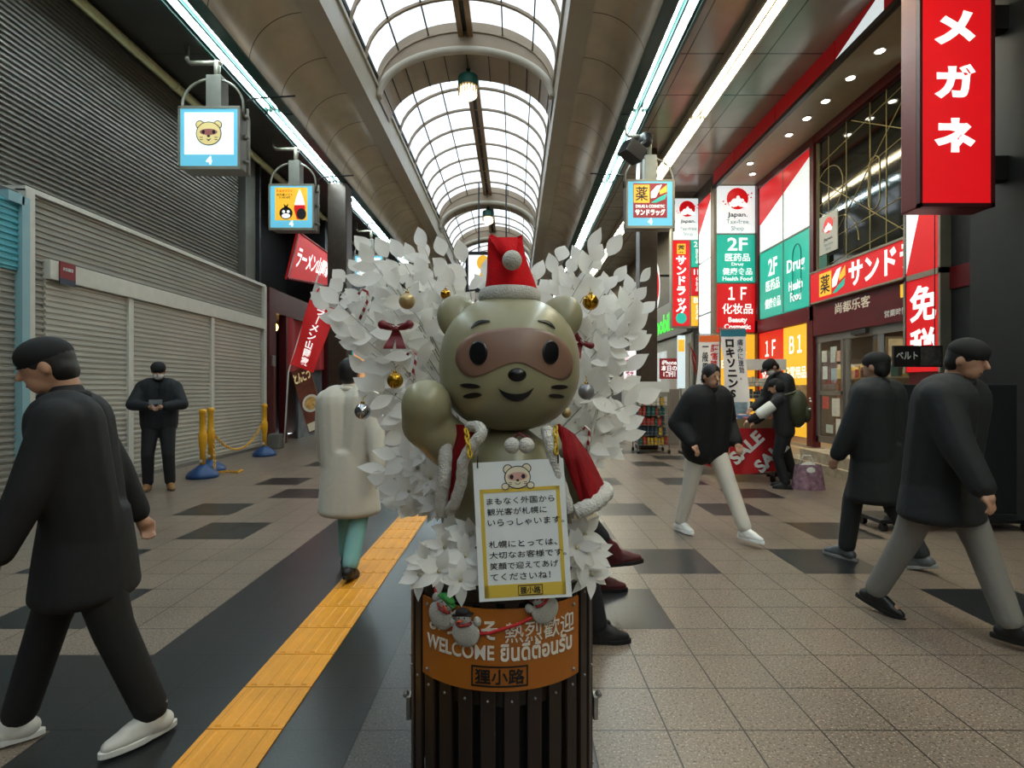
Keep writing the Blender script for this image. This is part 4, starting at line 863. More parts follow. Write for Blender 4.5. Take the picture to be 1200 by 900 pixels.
# wire product racks
def rack(lab, x0, x1, y0, y1, H, n, seed):
    t = thing('product_rack', lab, 'rack', ((x0 + x1) / 2, (y0 + y1) / 2, 0), 'wire product racks'); b = MB()
    for x in (x0, x1):
        for y in (y0, y1): b.cyl((x, y, .08), (x, y, H), .012, n=6)
    for k in range(n):
        z = .18 + (H - .25) * k / n
        b.box(x0, x1, y0, y1, z - .012, z); b.box(x0, x1, y0 - .004, y0 + .004, z + .06, z + .075); b.box(x0 - .004, x0 + .004, y0, y1, z + .06, z + .075)
    out(b, 'frame', M_steel, t); out(MB().box(x0, x1, y0 - .01, y0 + .02, H, H + .22), 'header', M_white, t)
    for x in (x0, x1): out(MB().cyl((x - .02, y0, .04), (x + .02, y0, .04), .04).cyl((x - .02, y1, .04), (x + .02, y1, .04), .04), 'caster', M_black, t)
    r = random.Random(seed); pal = ['#2f6a62', '#3a4a55', '#b5483a', '#c9c2b2', '#cfa83e', '#1f2d33']; bs = [MB() for _ in pal]
    for k in range(n):
        z = .18 + (H - .25) * k / n; x = x0 + .02; c = 4 if k == 0 else (3 if k == n - 1 else k % 3)
        while x < x1 - .08:
            w = r.uniform(.06, .1)
            for y in (y0 + .03, y0 + .2): bs[c if r.random() < .7 else r.randrange(6)].cyl((x + w / 2, y + .06, z), (x + w / 2, y + .06, z + r.uniform(.12, .19)), w * .45, n=8)
            x += w
    for p, q in zip(pal, bs):
        if len(q.bm.verts): struct(out(q, 'products', mat('product_' + p[1:], p, .4), t), 'stuff')
p = P(757, 525, 12.0); rack('wire rack of dark bottles in front of the brown pillar', p.x - .34, p.x + .32, 11.3, 11.8, 1.30, 5, 2)
rack('wire rack of colourful packs between the sale table and the yellow panels', 4.6, 5.5, 10.8, 11.3, 1.75, 6, 6)
M_cab = mat('cabinet_dark', '#141617', .35, .2)
# dark board with lettering on a trolley, right foreground
t = thing('sign_trolley', 'dark free standing board with small white lettering on a wheeled trolley at right', 'sign', (4.2, 5.3, 0))
out(MB().box(3.68, 4.95, 5.25, 5.32, .14, 1.42), 'board', mat('board_dark', '#1b1f21', .4), t, bevel=.01)
out(MB().box(3.5, 5.0, 5.1, 5.5, .08, .12), 'trolley_plate', M_cab, t, bevel=.01)
for x in (3.56, 4.94):
    for y in (5.15, 5.45): out(MB().cyl((x - .02, y, .04), (x + .02, y, .04), .04), 'caster', M_black, t)
Fb = FC(5.25); u = lambda p: (p - VX) * 5.25 / FPX; z = lambda p: EYE - (p - VY) * 5.25 / FPX
text('公益財団法人日本ユースエイド協会', t, mat('letter_dim', '#a9aaa8', .5), Fb, u(1097), z(599), u(1139) - u(1055), .075, .01, n=.002)
text('占', t, MATS['letter_dim'], Fb, u(1121), z(577), .13, .13, .02, n=.002); out(MB().fdisc(Fb, u(1058), z(594), .05, .05, 0, .004), 'red_mark', mat('dim_red', '#8a2b2b', .5), t)
tag(out(MB().lathe([(.3, 0), (.3, .008), (.27, .008), (.27, .004), (.01, .004)], P(1010, 588, 6.4) * 1, 32, .9, .9), 'manhole_ring', mat('ring_grey', '#3b3a37', .5)), 'thin round cover ring set in the floor beside the sign trolley', 'cover') if False else None
# shopping bag
t = thing('shopping_bag', 'pink and purple patterned shopping bag on the floor behind the backpack wearer', 'bag', (4.02, 7.3, 0))
out(MB().grid(lambda u, v: V((4.02 + (.2 - .05 * v) * math.cos(2 * PI * u) + .03 * math.sin(9 * u), 7.3 + (.12 - .05 * v) * math.sin(2 * PI * u), .34 * v)), 24, 6), 'sack', mat('bag_pattern', '#8a6a78', .5, var=.5, vscale=16), t, True, solid=.006)
out(MB().tube([(3.9, 7.3, .33), (3.95, 7.3, .46), (4.05, 7.3, .46), (4.1, 7.3, .33)], .01, 6), 'handle', M_white, t, True); out(MB().ell((4.02, 7.3, .25), (.14, .09, .12)), 'contents', M_white, t, True)

# ---------------------------------------------------------------- round slatted planter
BX, BY, BR, BH = -.043, 1.86, .312, .785
M_slat = mat('slat_brown', '#281c16', .45, var=.15, vscale=5); M_ring = mat('ring_brown', '#241a15', .35, .3)
t = thing('slatted_planter', 'dark brown slatted round planter carrying an orange welcome plate', 'planter', (BX, BY, 0))
def cyl(u, z, n=0): r = BR + n; a = u / BR - PI / 2; return V((BX + r * math.cos(a), BY + r * math.sin(a), z))
for k in range(28):
    a = (k + .5) * 2 * PI * BR / 28; h = .023; b = MB()
    b.hexa([cyl(a - h, .03, -.014), cyl(a + h, .03, -.014), cyl(a + h, .03, 0), cyl(a - h, .03, 0), cyl(a - h, BH - .02, -.014), cyl(a + h, BH - .02, -.014), cyl(a + h, BH - .02, 0), cyl(a - h, BH - .02, 0)])
    out(b, 'slat', M_slat, t, bevel=.003)
for (ra, rb, za, zb) in ((BR - .03, BR - .0145, .075, .125), (BR - .03, BR - .0145, .445, .495), (BR - .05, BR + .006, BH - .03, BH)):
    b = MB(); b.lathe([(ra, za), (rb, za), (rb, zb), (ra, zb)], (BX, BY, 0), 48); bmesh.ops.delete(b.bm, geom=[f for f in b.bm.faces if len(f.verts) > 4], context='FACES_ONLY')
    R1 = [[b.bm.verts.new((BX + ra * math.cos(2 * PI * k / 48), BY + ra * math.sin(2 * PI * k / 48), z)) for k in range(48)] for z in (za, zb)]
    for k in range(48): b.bm.faces.new((R1[0][k], R1[1][k], R1[1][(k + 1) % 48], R1[0][(k + 1) % 48]))
    bmesh.ops.remove_doubles(b.bm, verts=b.bm.verts[:], dist=1e-5); out(b, 'ring', M_ring, t, bevel=.002)
out(MB().lathe([(BR - .05, .02), (BR - .045, .3), (BR - .045, BH - .06), (.01, BH - .06)], (BX, BY, 0), 32), 'liner', M_black, t)
b = MB()
for k in range(28):
    a = (k + .5) * 2 * PI * BR / 28
    for z in (BH - .05, .47, .1): b.ell(cyl(a, z, .001), .0045, 8, 6)
struct(out(b, 'rivet', M_steel, t, True), 'stuff')
PW, PZ0, PZ1 = .262, .505, .742
b = MB(); b.grid(lambda u, v: cyl(-PW + 2 * PW * u, PZ0 + (PZ1 - PZ0) * v, .008), 32, 1)
pl = out(b, 'welcome_plate', mat('plate_orange', '#a15d1a', .4, var=.06, vscale=3), t, True, solid=.005)
for (u0, z0) in ((-PW + .025, PZ0 + .02), (PW - .025, PZ0 + .02), (-PW + .025, PZ1 - .02), (PW - .025, PZ1 - .02)): out(MB().ell(cyl(u0, z0, .012), .006, 8, 6), 'screw', M_steel, pl, True)
M_wl = mat('plate_letter', '#d9d3c8', .5)
cf = lambda u, v, c: cyl(u, v, .008 + c)
text('ようこそ', pl, M_wl, None, -.115, .682, .22, .055, .015, n=.003, fn=cf); text('熱烈歡迎', pl, M_wl, None, .125, .675, .22, .058, .0, n=.003, fn=cf)
text('WELCOME', pl, M_wl, None, -.125, .617, .22, .042, .01, n=.003, fn=cf); text('ยินดีต้อนรับ', pl, M_wl, None, .115, .622, .225, .058, .02, n=.003, fn=cf)
text('狸小路', pl, M_ink, None, 0, .548, .14, .043, .016, n=.003, fn=cf)
b = MB()
def cb(u0, u1, z0, z1): b.hexa([cyl(u0, z0, .009), cyl(u1, z0, .009), cyl(u1, z0, .013), cyl(u0, z0, .013), cyl(u0, z1, .009), cyl(u1, z1, .009), cyl(u1, z1, .013), cyl(u0, z1, .013)])
for i in range(6):
    a0, a1 = -.08 + .16 * i / 6, -.08 + .16 * (i + 1) / 6; cb(a0, a1, .518, .522); cb(a0, a1, .574, .578)
cb(-.08, -.076, .518, .578); cb(.076, .08, .518, .578); out(b, 'stamp_frame', M_ink, pl)
for s in (-1, 1):
    a = s * PI * BR / 2 * .98; p = cyl(a, .3, .01); o = out(MB().box(p.x - .008, p.x + .008, p.y - .02, p.y + .02, .24, .32).cyl((p.x + s * .006, p.y, .315), (p.x + s * .018, p.y, .325), .012), 'latch', M_steel, t, bevel=.003)

# ---------------------------------------------------------------- raccoon dog statue
M_fur = mat('statue_olive', '#918c6e', .36, var=.03, vscale=4, coat=.15)
SX, SY = -.012, 1.80
t = thing('raccoon_dog_statue', 'olive raccoon dog statue with raised paw standing in the slatted planter', 'statue', (SX, SY, BH - .06))
HC = P(597, 431, SY); HA, HU, HD, HDp, HN = .236, .238, .212, .215, 2.25
def head_pt(th, ph):
    f = lambda c: math.copysign(abs(c) ** (2 / HN), c)
    x = HA * f(math.cos(ph)) * f(math.cos(th)); y = HDp * f(math.cos(ph)) * f(math.sin(th)); z = f(math.sin(ph))
    return V((HC.x + x, HC.y + y, HC.z + z * (HU if z > 0 else HD)))
def head_y(x, z):
    dz = z - HC.z; q = 1 - abs((x - HC.x) / HA) ** HN - abs(dz / (HU if dz > 0 else HD)) ** HN
    return HC.y - HDp * max(q, 1e-4) ** (1 / HN)
body = MB()
body.ell((SX - .01, SY + .02, .96), (.195, .175, .30), 28, 18).cap((SX - .10, SY - .02, .74), (SX - .11, SY - .06, .70), .085).cap((SX + .10, SY - .02, .74), (SX + .11, SY - .06, .70), .085)
body.cap((SX - .16, SY + .0, 1.15), P(512, 506, 1.72), .085, .078, 16).cap(P(512, 506, 1.72), P(498, 497, 1.70), .078, .076, 16).cap(P(498, 497, 1.70), P(500, 474, 1.67), .074, .081, 16)
body.cap((SX + .16, SY, 1.15), (SX + .23, SY - .02, 1.04), .075, .06)
out(body, 'body', M_fur, t, True, remesh=.012, soft=6)
hb = MB(); hb.grid(lambda u, v: head_pt(2 * PI * u, -PI / 2 + PI * v), 56, 32); bmesh.ops.remove_doubles(hb.bm, verts=hb.bm.verts[:], dist=1e-4)
hd = out(hb, 'head', M_fur, t, True, soft=2)
for ex, s in ((539, -1), (656, 1)):
    p = P(ex, 374, 1.83); R = MX.Rotation(s * .5, 3, 'Y') @ MX.Rotation(s * -.25, 3, 'Z')
    out(MB().ell(p, (.076, .045, .086), 24, 16, R), 'ear', M_fur, hd, True)
def onhead(px_, py_, off):
    y = 1.6
    for _ in range(8): q = P(px_, py_, y); y = head_y(q.x, q.z) - off
    return P(px_, py_, y)
def patch(pts, name, m, off=.002, rings=8, par=None):
    n = len(pts); cx = sum(p[0] for p in pts) / n; cy = sum(p[1] for p in pts) / n; b = MB()
    c = b.bm.verts.new(onhead(cx, cy, off)); prev = None
    for r in range(1, rings + 1):
        ring = [b.bm.verts.new(onhead(cx + (x - cx) * r / rings, cy + (y - cy) * r / rings, off)) for x, y in pts]
        for i in range(n):
            j = (i + 1) % n
            if prev is None: b.bm.faces.new((c, ring[j], ring[i]))
            else: b.bm.faces.new((prev[i], prev[j], ring[j], ring[i]))
        prev = ring
    edge = [b.bm.verts.new(v.co + V((0, off + .002, 0))) for v in prev]
    for i in range(n): b.bm.faces.new((prev[i], prev[(i + 1) % n], edge[(i + 1) % n], edge[i]))
    return out(b, name, m, par or hd, True, fixn=True)
def smooth_loop(pts, k=6):
    o = []; n = len(pts)
    for i in range(n):
        p0, p1, p2, p3 = (V((*pts[(i + d) % n], 0)) for d in (-1, 0, 1, 2))
        for j in range(k):
            s = j / k; q = .5 * ((2 * p1) + (p2 - p0) * s + (2 * p0 - 5 * p1 + 4 * p2 - p3) * s * s + (3 * p1 - p0 - 3 * p2 + p3) * s ** 3); o.append((q.x, q.y))
    return o
z1 = lambda pts: [(380 + x / 3, 260 + y / 3) for x, y in pts]
patch(smooth_loop(z1([(460, 480), (480, 425), (540, 388), (660, 372), (770, 380), (840, 420), (874, 480), (868, 535), (835, 555), (780, 535), (735, 508), (676, 494), (620, 508), (570, 532), (520, 545), (480, 525)])), 'face_mask', mat('mask_brown', '#7d5f50', .4), .003, 10)
el = lambda cx, cy, a, c, n=24, rot=0: [(cx + a * math.cos(2 * PI * k / n) * math.cos(rot) - c * math.sin(2 * PI * k / n) * math.sin(rot), cy + a * math.cos(2 * PI * k / n) * math.sin(rot) + c * math.sin(2 * PI * k / n) * math.cos(rot)) for k in range(n)]
M_eye = mat('eye_black', '#0a0b0d', .3)
patch(z1(el(542, 460, 32, 43)), 'eye', M_eye, .006, 5); patch(z1(el(796, 458, 29, 43)), 'eye', M_eye, .006, 5)
p = onhead(*z1([(677, 537)])[0], -.006); out(MB().ell(p, (.029, .016, .021)), 'nose', M_eye, hd, True)
def crescent(up, lo, name, off=.004):
    n = 24
    def at(L, t):
        f = t * (len(L) - 1); i = min(int(f), len(L) - 2); q = f - i; p0, p1, p2, p3 = (L[max(0, min(len(L) - 1, i + d))] for d in (-1, 0, 1, 2))
        return [.5 * (2 * p1[k] + (p2[k] - p0[k]) * q + (2 * p0[k] - 5 * p1[k] + 4 * p2[k] - p3[k]) * q * q + (3 * p1[k] - p0[k] - 3 * p2[k] + p3[k]) * q ** 3) for k in (0, 1)]
    b = MB()
    def g(u, v):
        a, c = at(up, u), at(lo, u); return onhead(a[0] + (c[0] - a[0]) * v, a[1] + (c[1] - a[1]) * v, off)
    return out(b.grid(g, n, 4), name, M_eye, hd, True, solid=.003)
crescent(z1([(612, 586), (640, 600), (676, 606), (710, 600), (736, 584)]), z1([(613, 588), (634, 616), (674, 631), (714, 616), (735, 587)]), 'mouth')
for c in (((513, 577, 36, 9, .08), (520, 611, 34, 10, -.12), (828, 581, 30, 8, 0), (818, 613, 28, 8, .1))): patch(z1(el(*c[:4], 16, c[4])), 'whisker_mark', M_eye, .004, 4)
crescent(z1([(515, 374), (530, 355), (552, 346), (582, 347)]), z1([(516, 375), (536, 362), (556, 354), (582, 350)]), 'eyebrow'); crescent(z1([(751, 345), (778, 346), (798, 356), (812, 375)]), z1([(751, 348), (776, 354), (794, 363), (811, 376)]), 'eyebrow')
# Santa hat
M_felt = mat('felt_red', '#c20d15', .85, spec=.15, bump=.25, bscale=90, var=.07, vscale=12); M_pile = mat('plush_white', '#c9c7c0', .95, bump=.9, bscale=160, var=.08, vscale=30)
HY = 1.79; hp = lambda a, c, y=HY: P(a, c, y)
t = thing('santa_hat', 'red Santa hat with folded tip and white pompom on the statue head', 'hat', hp(597, 357))
b = MB(); rings = [(598, 345, 32, .09), (598, 338, 31, .088), (596, 322, 26.5, .07), (594, 306, 23, .05), (593, 292, 21, .032), (593, 283, 20.5, .018), (593, 279, 19, .006)]
fold = lambda a, k: 1 + .05 * math.sin(3 * a + k)
def hr(k, j):
    cx, cy, w, d = rings[k]; a = 2 * PI * j / 32; c = hp(cx, cy); return V((c.x + w * HY / FPX * math.cos(a) * fold(a, k), c.y + d * math.sin(a), c.z + (.012 * math.sin(2 * a + 1) if k > 3 else 0)))
b.grid(lambda u, v: hr(round(v * 6), round(u * 32) % 32), 32, 6); bmesh.ops.remove_doubles(b.bm, verts=b.bm.verts[:], dist=1e-4); out(b, 'cap', M_felt, t, True, sub=1)
out(MB().grid(lambda u, v: hp(590 + (u - .5) * (34 - 22 * v) + 8 * v, 279 + 26 * v, HY - .03 - .055 * math.sin(v * 1.8) - .012 * math.cos((u - .5) * 6)), 10, 10), 'tip', M_felt, t, True, solid=.008)
out(MB().ell(hp(600, 305, HY - .115), .031, 24, 16), 'pompom', M_pile, t, True)
b = MB(); c = hp(597, 348); b.grid(lambda u, v: V((c.x + (.088 + .014 * math.cos(v * 2 * PI)) * math.cos(u * 2 * PI) * 1.03, HY + (.088 + .014 * math.cos(v * 2 * PI)) * math.sin(u * 2 * PI), c.z + .025 * math.sin(v * 2 * PI))), 40, 12)
bmesh.ops.remove_doubles(b.bm, verts=b.bm.verts[:], dist=1e-4); out(b, 'brim', M_pile, t, True)
# Santa coat
M_velvet = mat('velvet_red', '#7d0c13', .8, spec=.2, bump=.3, bscale=60, var=.15, vscale=14)
t = thing('santa_coat', 'red velvet Santa cape with white plush trim around the statue shoulders', 'coat', (SX, SY, .92))
def loft(La, Lb, name, m, nu=6, bulge=.02, sol=.012, par=t):
    def at(L, v):
        f = v * (len(L) - 1); i = min(int(f), len(L) - 2); return V(L[i]).lerp(V(L[i + 1]), f - i)
    return out(MB().grid(lambda u, v: at(La, v).lerp(at(Lb, v), u) + V((0, -bulge * math.sin(PI * u) + .006 * math.sin(u * 19 + v * 5), 0)), nu * 3, 20), name, m, par, True, solid=sol)
q = lambda a, c, y: P(a, c, y)
loft([q(524, 496, 1.75), q(524, 540, 1.72), q(524, 590, 1.74)], [q(568, 500, 1.62), q(552, 530, 1.60), q(532, 596, 1.66)], 'left_front', M_velvet)
def fur(pts, r, name='plush_trim'):
    b = MB(); P0 = [V(p) for p in pts]; sm = []
    for i in range(len(P0) - 1):
        for k in range(6): sm.append(P0[i].lerp(P0[i + 1], k / 6))
    sm.append(P0[-1]); rr = [r * (1 + .12 * math.sin(i * 1.9)) for i in range(len(sm))]; rr[0] *= .6; rr[-1] *= .6
    return out(b.tube(sm, rr, 12), name, M_pile, t, True, sub=1, soft=2)
fur([q(524, 499, 1.72), q(522, 530, 1.67), q(521, 560, 1.66), q(518, 580, 1.68), q(518, 606, 1.70)], .024)
fur([q(548, 500, 1.66), q(562, 500, 1.585), q(565, 509, 1.56), q(553, 522, 1.57), q(542, 542, 1.58), q(541, 565, 1.60), q(533, 590, 1.63), q(526, 600, 1.67)], .019)
loft([q(654, 497, 1.62), q(662, 535, 1.58), q(681, 592, 1.60)], [q(672, 510, 1.80), q(690, 535, 1.74), q(706, 568, 1.70)], 'right_sleeve', M_velvet, bulge=.05)
loft([q(672, 510, 1.80), q(690, 535, 1.76), q(706, 568, 1.72)], [q(660, 505, 1.95), q(680, 545, 1.95), q(700, 580, 1.90)], 'back_panel', M_velvet, bulge=-.02)
fur([q(640, 500, 1.60), q(645, 520, 1.565), q(651, 545, 1.565), q(659, 575, 1.57), q(668, 602, 1.58)], .020)
fur([q(673, 601, 1.575), q(686, 596, 1.575), q(700, 588, 1.60), q(711, 577, 1.66), q(708, 572, 1.76), q(702, 578, 1.86)], .026)
for cx in (600, 617): out(MB().ell(q(cx, 522, 1.565), .0235, 18, 12), 'pompom', M_pile, t, True)
out(MB().tube([q(604, 520, 1.57), q(603, 511, 1.575), q(609, 508, 1.58), q(616, 513, 1.57), q(615, 520, 1.57)], .005, 6).tube([q(617, 510, 1.58), q(625, 518, 1.575), q(624, 527, 1.575)], .004, 6), 'tie_cord', mat('cord_maroon', '#4d0d11', .6), t, True)
# placard on yellow chains
t = thing('greeting_placard', 'white laminated placard with yellow border hung on the statue by chains', 'placard', P(615, 700, 1.52))
ca = math.radians(3.2); U0 = V((0, .10, 1)).normalized(); R0 = V((1, 0, 0))
K = Fr(P(611.5, 620, 1.535), R0 * math.cos(ca) + U0 * math.sin(ca), U0 * math.cos(ca) - R0 * math.sin(ca)); pw, ph = .264, .392
out(MB().fbox(K, -pw / 2, pw / 2, -ph / 2, ph / 2, -.004, 0), 'sheet', mat('placard_white', '#dfe4e6', .25), t)
M_yb = mat('placard_yellow', '#d3b546', .4); M_pi = mat('placard_ink', '#15171b', .5)
x0, x1, y0, y1 = -.116, .116, -.187, .118; b = MB(); b.fbox(K, x0, x1, y1 - .011, y1, 0, .001); b.fbox(K, x0, x1, y0, y0 + .035, 0, .001); b.fbox(K, x0, x0 + .011, y0, y1, 0, .001); b.fbox(K, x1 - .011, x1, y0, y1, 0, .001); out(b, 'border', M_yb, t)
for k, s in enumerate(('まもなく外国から', '観光客が札幌に', 'いらっしゃいます。', None, '札幌にとっては、', '大切なお客様です。', '笑顔で迎えてあげ', 'てくださいね！')):
    if s: w = .0245 * len(s); text(s, t, M_pi, K, -.097 + w / 2, .083 - .0305 * k, w, .0195, .004, n=.0005, depth=.001)
text('狸小路', t, M_pi, K, .015, -.170, .058, .019, .014, n=.0015, depth=.001); b = MB()
for (a0, a1, c0, c1) in ((-.02, .05, -.184, -.182), (-.02, .05, -.158, -.156), (-.02, -.018, -.184, -.156), (.048, .05, -.184, -.156)): b.fbox(K, a0, a1, c0, c1, .001, .0025)
out(b, 'stamp_frame', M_pi, t)
def small_face(F, u, v, s):
    for qd in (-1, 1):
        out(MB().fdisc(F, u + qd * s * .8, v + s * .72, s * .42, s * .42, .0005, .001), 'drawn_ear', M_pi, t); out(MB().fdisc(F, u + qd * s * .8, v + s * .72, s * .34, s * .34, .001, .0014), 'drawn_ear', mat('drawn_fur', '#dcd3ba', .5), t)
    out(MB().fdisc(F, u, v, s * 1.13, s * .98, .0012, .0018), 'drawn_rim', M_pi, t); out(MB().fdisc(F, u, v, s * 1.05, s * .90, .0018, .0024), 'drawn_head', MATS['drawn_fur'], t)
    out(MB().fdisc(F, u, v + s * .08, s * .86, s * .36, .0024, .003), 'drawn_mask', mat('drawn_mask', '#c99a92', .5), t)
    b = MB()
    for qd in (-1, 1):
        b.fdisc(F, u + qd * s * .5, v + s * .06, s * .17, s * .2, .003, .0036)
        for w in (-.42, -.56): b.fbox(F, u + qd * s * .66 - s * .14, u + qd * s * .66 + s * .14, v + w * s - .0008, v + w * s + .0008, .0024, .003)
    b.fdisc(F, u, v - s * .25, s * .13, s * .1, .003, .0036); b.tube([F(u + s * .22 * math.cos(a), v - s * .42 + s * .16 * math.sin(a), .003) for a in [PI + PI * k / 8 for k in range(9)]], .0008, 4)
    out(b, 'drawn_features', M_pi, t)
    for qd in (-1, 1):
        out(MB().fdisc(F, u + qd * s * 1.08, v - s * .72, s * .34, s * .3, .0024, .003), 'drawn_paw', M_pi, t); out(MB().fdisc(F, u + qd * s * 1.08, v - s * .72, s * .27, s * .23, .003, .0036), 'drawn_paw', MATS['drawn_fur'], t)
small_face(K, -.004, .148, .034)
for (a, c, o0) in (((546, 503), (551, 536), -.118), ((651, 500), (652, 532), .116)):
    k = chain([q(a[0], a[1], 1.585), q((a[0] + c[0]) / 2, (a[1] + c[1]) / 2, 1.548), q(c[0], c[1], 1.545)], mat('chain_yellow', '#cda617', .35), 'hanging_chain', None, None, .0115, .0032)
    tag(k, 'yellow plastic chain holding the placard, ' + ('left one beside the raised paw' if o0 < 0 else 'right one beside the red sleeve'), 'chain', 'placard chains')
    h = K(o0, ph / 2 - .012, .002); out(MB().tube([h + V((0, .006, -.004)), h + V((0, -.006, 0)), h + V((0, -.004, .018)), h + V((0, .004, .03))], .0022, 6), 'cable_tie', M_black, t, True)
# snowman garland
M_feltw = mat('felt_grey_white', '#a9a8a2', .9, bump=.4, bscale=200, var=.1, vscale=25)
def sm(lab, cx, cy, s, rot, hat, turn):
    z = EYE - (cy - VY) * 1.54 / FPX; u = (cx - 588) * 1.54 / FPX; O = cyl(u, z, .022); Rr = V((math.cos(u / BR), math.sin(u / BR), 0)); Uu = V((0, 0, 1)); F = Fr(O, Rr * math.cos(rot) + Uu * math.sin(rot), Uu * math.cos(rot) - Rr * math.sin(rot))
    t = thing('felt_snowman', lab, 'ornament', O, 'snowmen of the garland')
    R = MX((F.R, F.U, F.N)).transposed()
    out(MB().ell(F(0, -s * .55, 0), (s * .8, s * .75, .012), 28, 12, R), 'body', M_feltw, t, True); out(MB().ell(F(0, s * .3, .004), (s * .45, s * .42, .013), 22, 12, R), 'head', M_feltw, t, True)
    for qd in (-1, 1): out(MB().ell(F(qd * s * .72, s * .05, -.002), (s * .22, s * .28, .009), 14, 8, R), 'arm', M_feltw, t, True)
    out(MB().ell(F(0, s * .6, .006), (s * .42, s * .24, .014), 18, 10, R).fbox(F, -s * .55, s * .55, s * .44, s * .52, -.004, .016), 'hat', mat(hat[0], hat[1], .8), t, True)
    out(MB().cyl(F(0, s * .22, .014), F(s * .35 * turn, s * .16, .02), s * .09, s * .02, 10), 'nose', mat('nose_orange', '#c4471d', .6), t, True)
    b = MB(); [b.ell(F(x, s * .36, .016), s * .05, 8, 6) for x in (-s * .16, s * .16)]; out(b, 'eye', M_eye, t, True)
    o = out(MB().tube([F(-s * .4, s * .0, .008), F(-s * .1, -s * .06, .016), F(s * .3, -s * .02, .012), F(s * .42, s * .05, .004)], s * .09, 8), 'scarf', mat('scarf_red', '#8b2a2a', .8, var=.5, vscale=160), t, True)
sm('grey felt snowman with green hat at the left of the planter plate', 524, 716, .056, -.5, ('felt_green', '#2f7a35'), 1); sm('grey felt snowman with black hat overlapping the green hatted one', 549, 730, .054, .12, ('felt_black', '#1b1516'), -1)
sm('grey felt snowman hanging under the right corner of the placard', 634, 706, .054, .5, ('felt_maroon', '#4c1a1c'), 1)
g = MB().tube([cyl(-.20, .80, .012), cyl(-.19, .74, .02), cyl(-.165, .70, .018), cyl(-.11, .665, .02), cyl(-.03, .675, .016), cyl(.05, .70, .016), cyl(.11, .725, .018), cyl(.17, .78, .012)], .005, 8)
tag(out(g, 'garland_cord', mat('cord_red', '#b5161b', .6), None, True), 'red cord garland looped across the orange plate of the planter', 'garland')
# ---------------------------------------------------------------- white artificial tree
M_leaf = mat('leaf_white', '#f6f5f2', .6, var=.08, vscale=9); 
_n = M_leaf.node_tree; _p = _n.nodes['Principled BSDF']; _t = _n.nodes.new('ShaderNodeBsdfTranslucent'); _t.inputs[0].default_value = lin('#f0efea'); _x = _n.nodes.new('ShaderNodeMixShader'); _x.inputs[0].default_value = .38
_n.links.new(_p.outputs[0], _x.inputs[1]); _n.links.new(_t.outputs[0], _x.inputs[2]); _n.links.new(_x.outputs[0], _n.nodes['Material Output'].inputs[0])
M_twig = mat('twig_grey', '#8f8b80', .7)
rnd = random.Random(21)
def leaf(bm, p, d, nrm, L, Wd, curl=.15):
    d = d.normalized(); s = d.cross(nrm).normalized(); n = s.cross(d)
    prof = [(0, .06), (.1, .4), (.22, .74), (.36, .96), (.5, 1.0), (.64, .86), (.78, .58), (.9, .26), (1.0, .02)]; rows = []
    for t, w in prof:
        c = p + d * (L * t) - n * (curl * L * t * t); e = s * (Wd / 2 * w)
        rows.append((bm.verts.new(c + e + n * (.10 * Wd * w)), bm.verts.new(c), bm.verts.new(c - e + n * (.10 * Wd * w))))
    for A, B in zip(rows, rows[1:]):
        bm.faces.new((A[0], A[1], B[1], B[0])); bm.faces.new((A[1], A[2], B[2], B[1]))
def inpoly(x, y, pg):
    c = False; j = len(pg) - 1
    for i in range(len(pg)):
        if (pg[i][1] > y) != (pg[j][1] > y) and x < (pg[j][0] - pg[i][0]) * (y - pg[i][1]) / (pg[j][1] - pg[i][1]) + pg[i][0]: c = not c
        j = i
    return c
TPOLY = [(400, 372), (392, 335), (420, 318), (448, 300), (500, 300), (520, 292), (560, 318), (640, 312), (660, 296), (690, 294), (715, 318), (748, 340), (744, 380), (736, 430), (738, 480), (722, 520), (690, 545), (650, 560), (560, 580), (500, 596), (462, 585), (448, 545), (455, 505), (432, 480), (428, 430), (404, 400)]
TY = 2.16
tree = thing('white_leaf_tree', 'white artificial leaf tree with baubles and bows behind the statue', 'tree', (BX, TY, BH - .06))
fol, twg = MB(), MB()
root = P(585, 640, TY)
ends = []
tries = 0
while len(ends) < 140 and tries < 20000:
    tries += 1; x, y = rnd.uniform(385, 755), rnd.uniform(290, 598)
    if not inpoly(x, y, TPOLY): continue
    if 530 < x < 662 and 350 < y < 500: continue
    if ends and min((x - a) ** 2 + (y - c) ** 2 for a, c in ends) < 12.5 ** 2: continue
    ends.append((x, y))
spurs = [(386, 362), (404, 330), (432, 296), (498, 292), (520, 300), (690, 296), (712, 300), (752, 368), (750, 330), (738, 410), (745, 470), (728, 514), (700, 535), (452, 560), (470, 590), (424, 402), (440, 470)]
for (x, y) in ends + spurs:
    Y = TY + rnd.uniform(-.02, .22)
    e = P(x, y, Y); mid = P(585 + (x - 585) * .35 + rnd.uniform(-8, 8), 600 + (y - 600) * .5 - 20, TY + .06 + (Y - TY) * .5)
    st = P(585 + (x - 585) * .12, 640 + (y - 640) * .25, TY + .05)
    pts = [st.lerp(mid, t).lerp(mid.lerp(e, t), t) for t in [i / 7 for i in range(8)]]
    twg.tube(pts, [.0045 - .0035 * i / 7 for i in range(8)], 5)
    d0 = (pts[-1] - pts[-3]).normalized()
    for k in range(6):
        p = pts[7] if k == 0 else pts[7].lerp(pts[4], k / 7)
        ang = 0 if k == 0 else (1 if k % 2 else -1) * rnd.uniform(.5, 1.25)
        n = V((rnd.uniform(-.5, .5), -1, rnd.uniform(-.35, .6))).normalized()
        dd = (MX.Rotation(ang, 3, V((0, -1, 0))) @ d0) + V((0, rnd.uniform(-.4, .15), rnd.uniform(-.1, .1)))
        leaf(fol.bm, p, dd, n, rnd.uniform(.072, .118), rnd.uniform(.046, .072), rnd.uniform(-.1, .35))
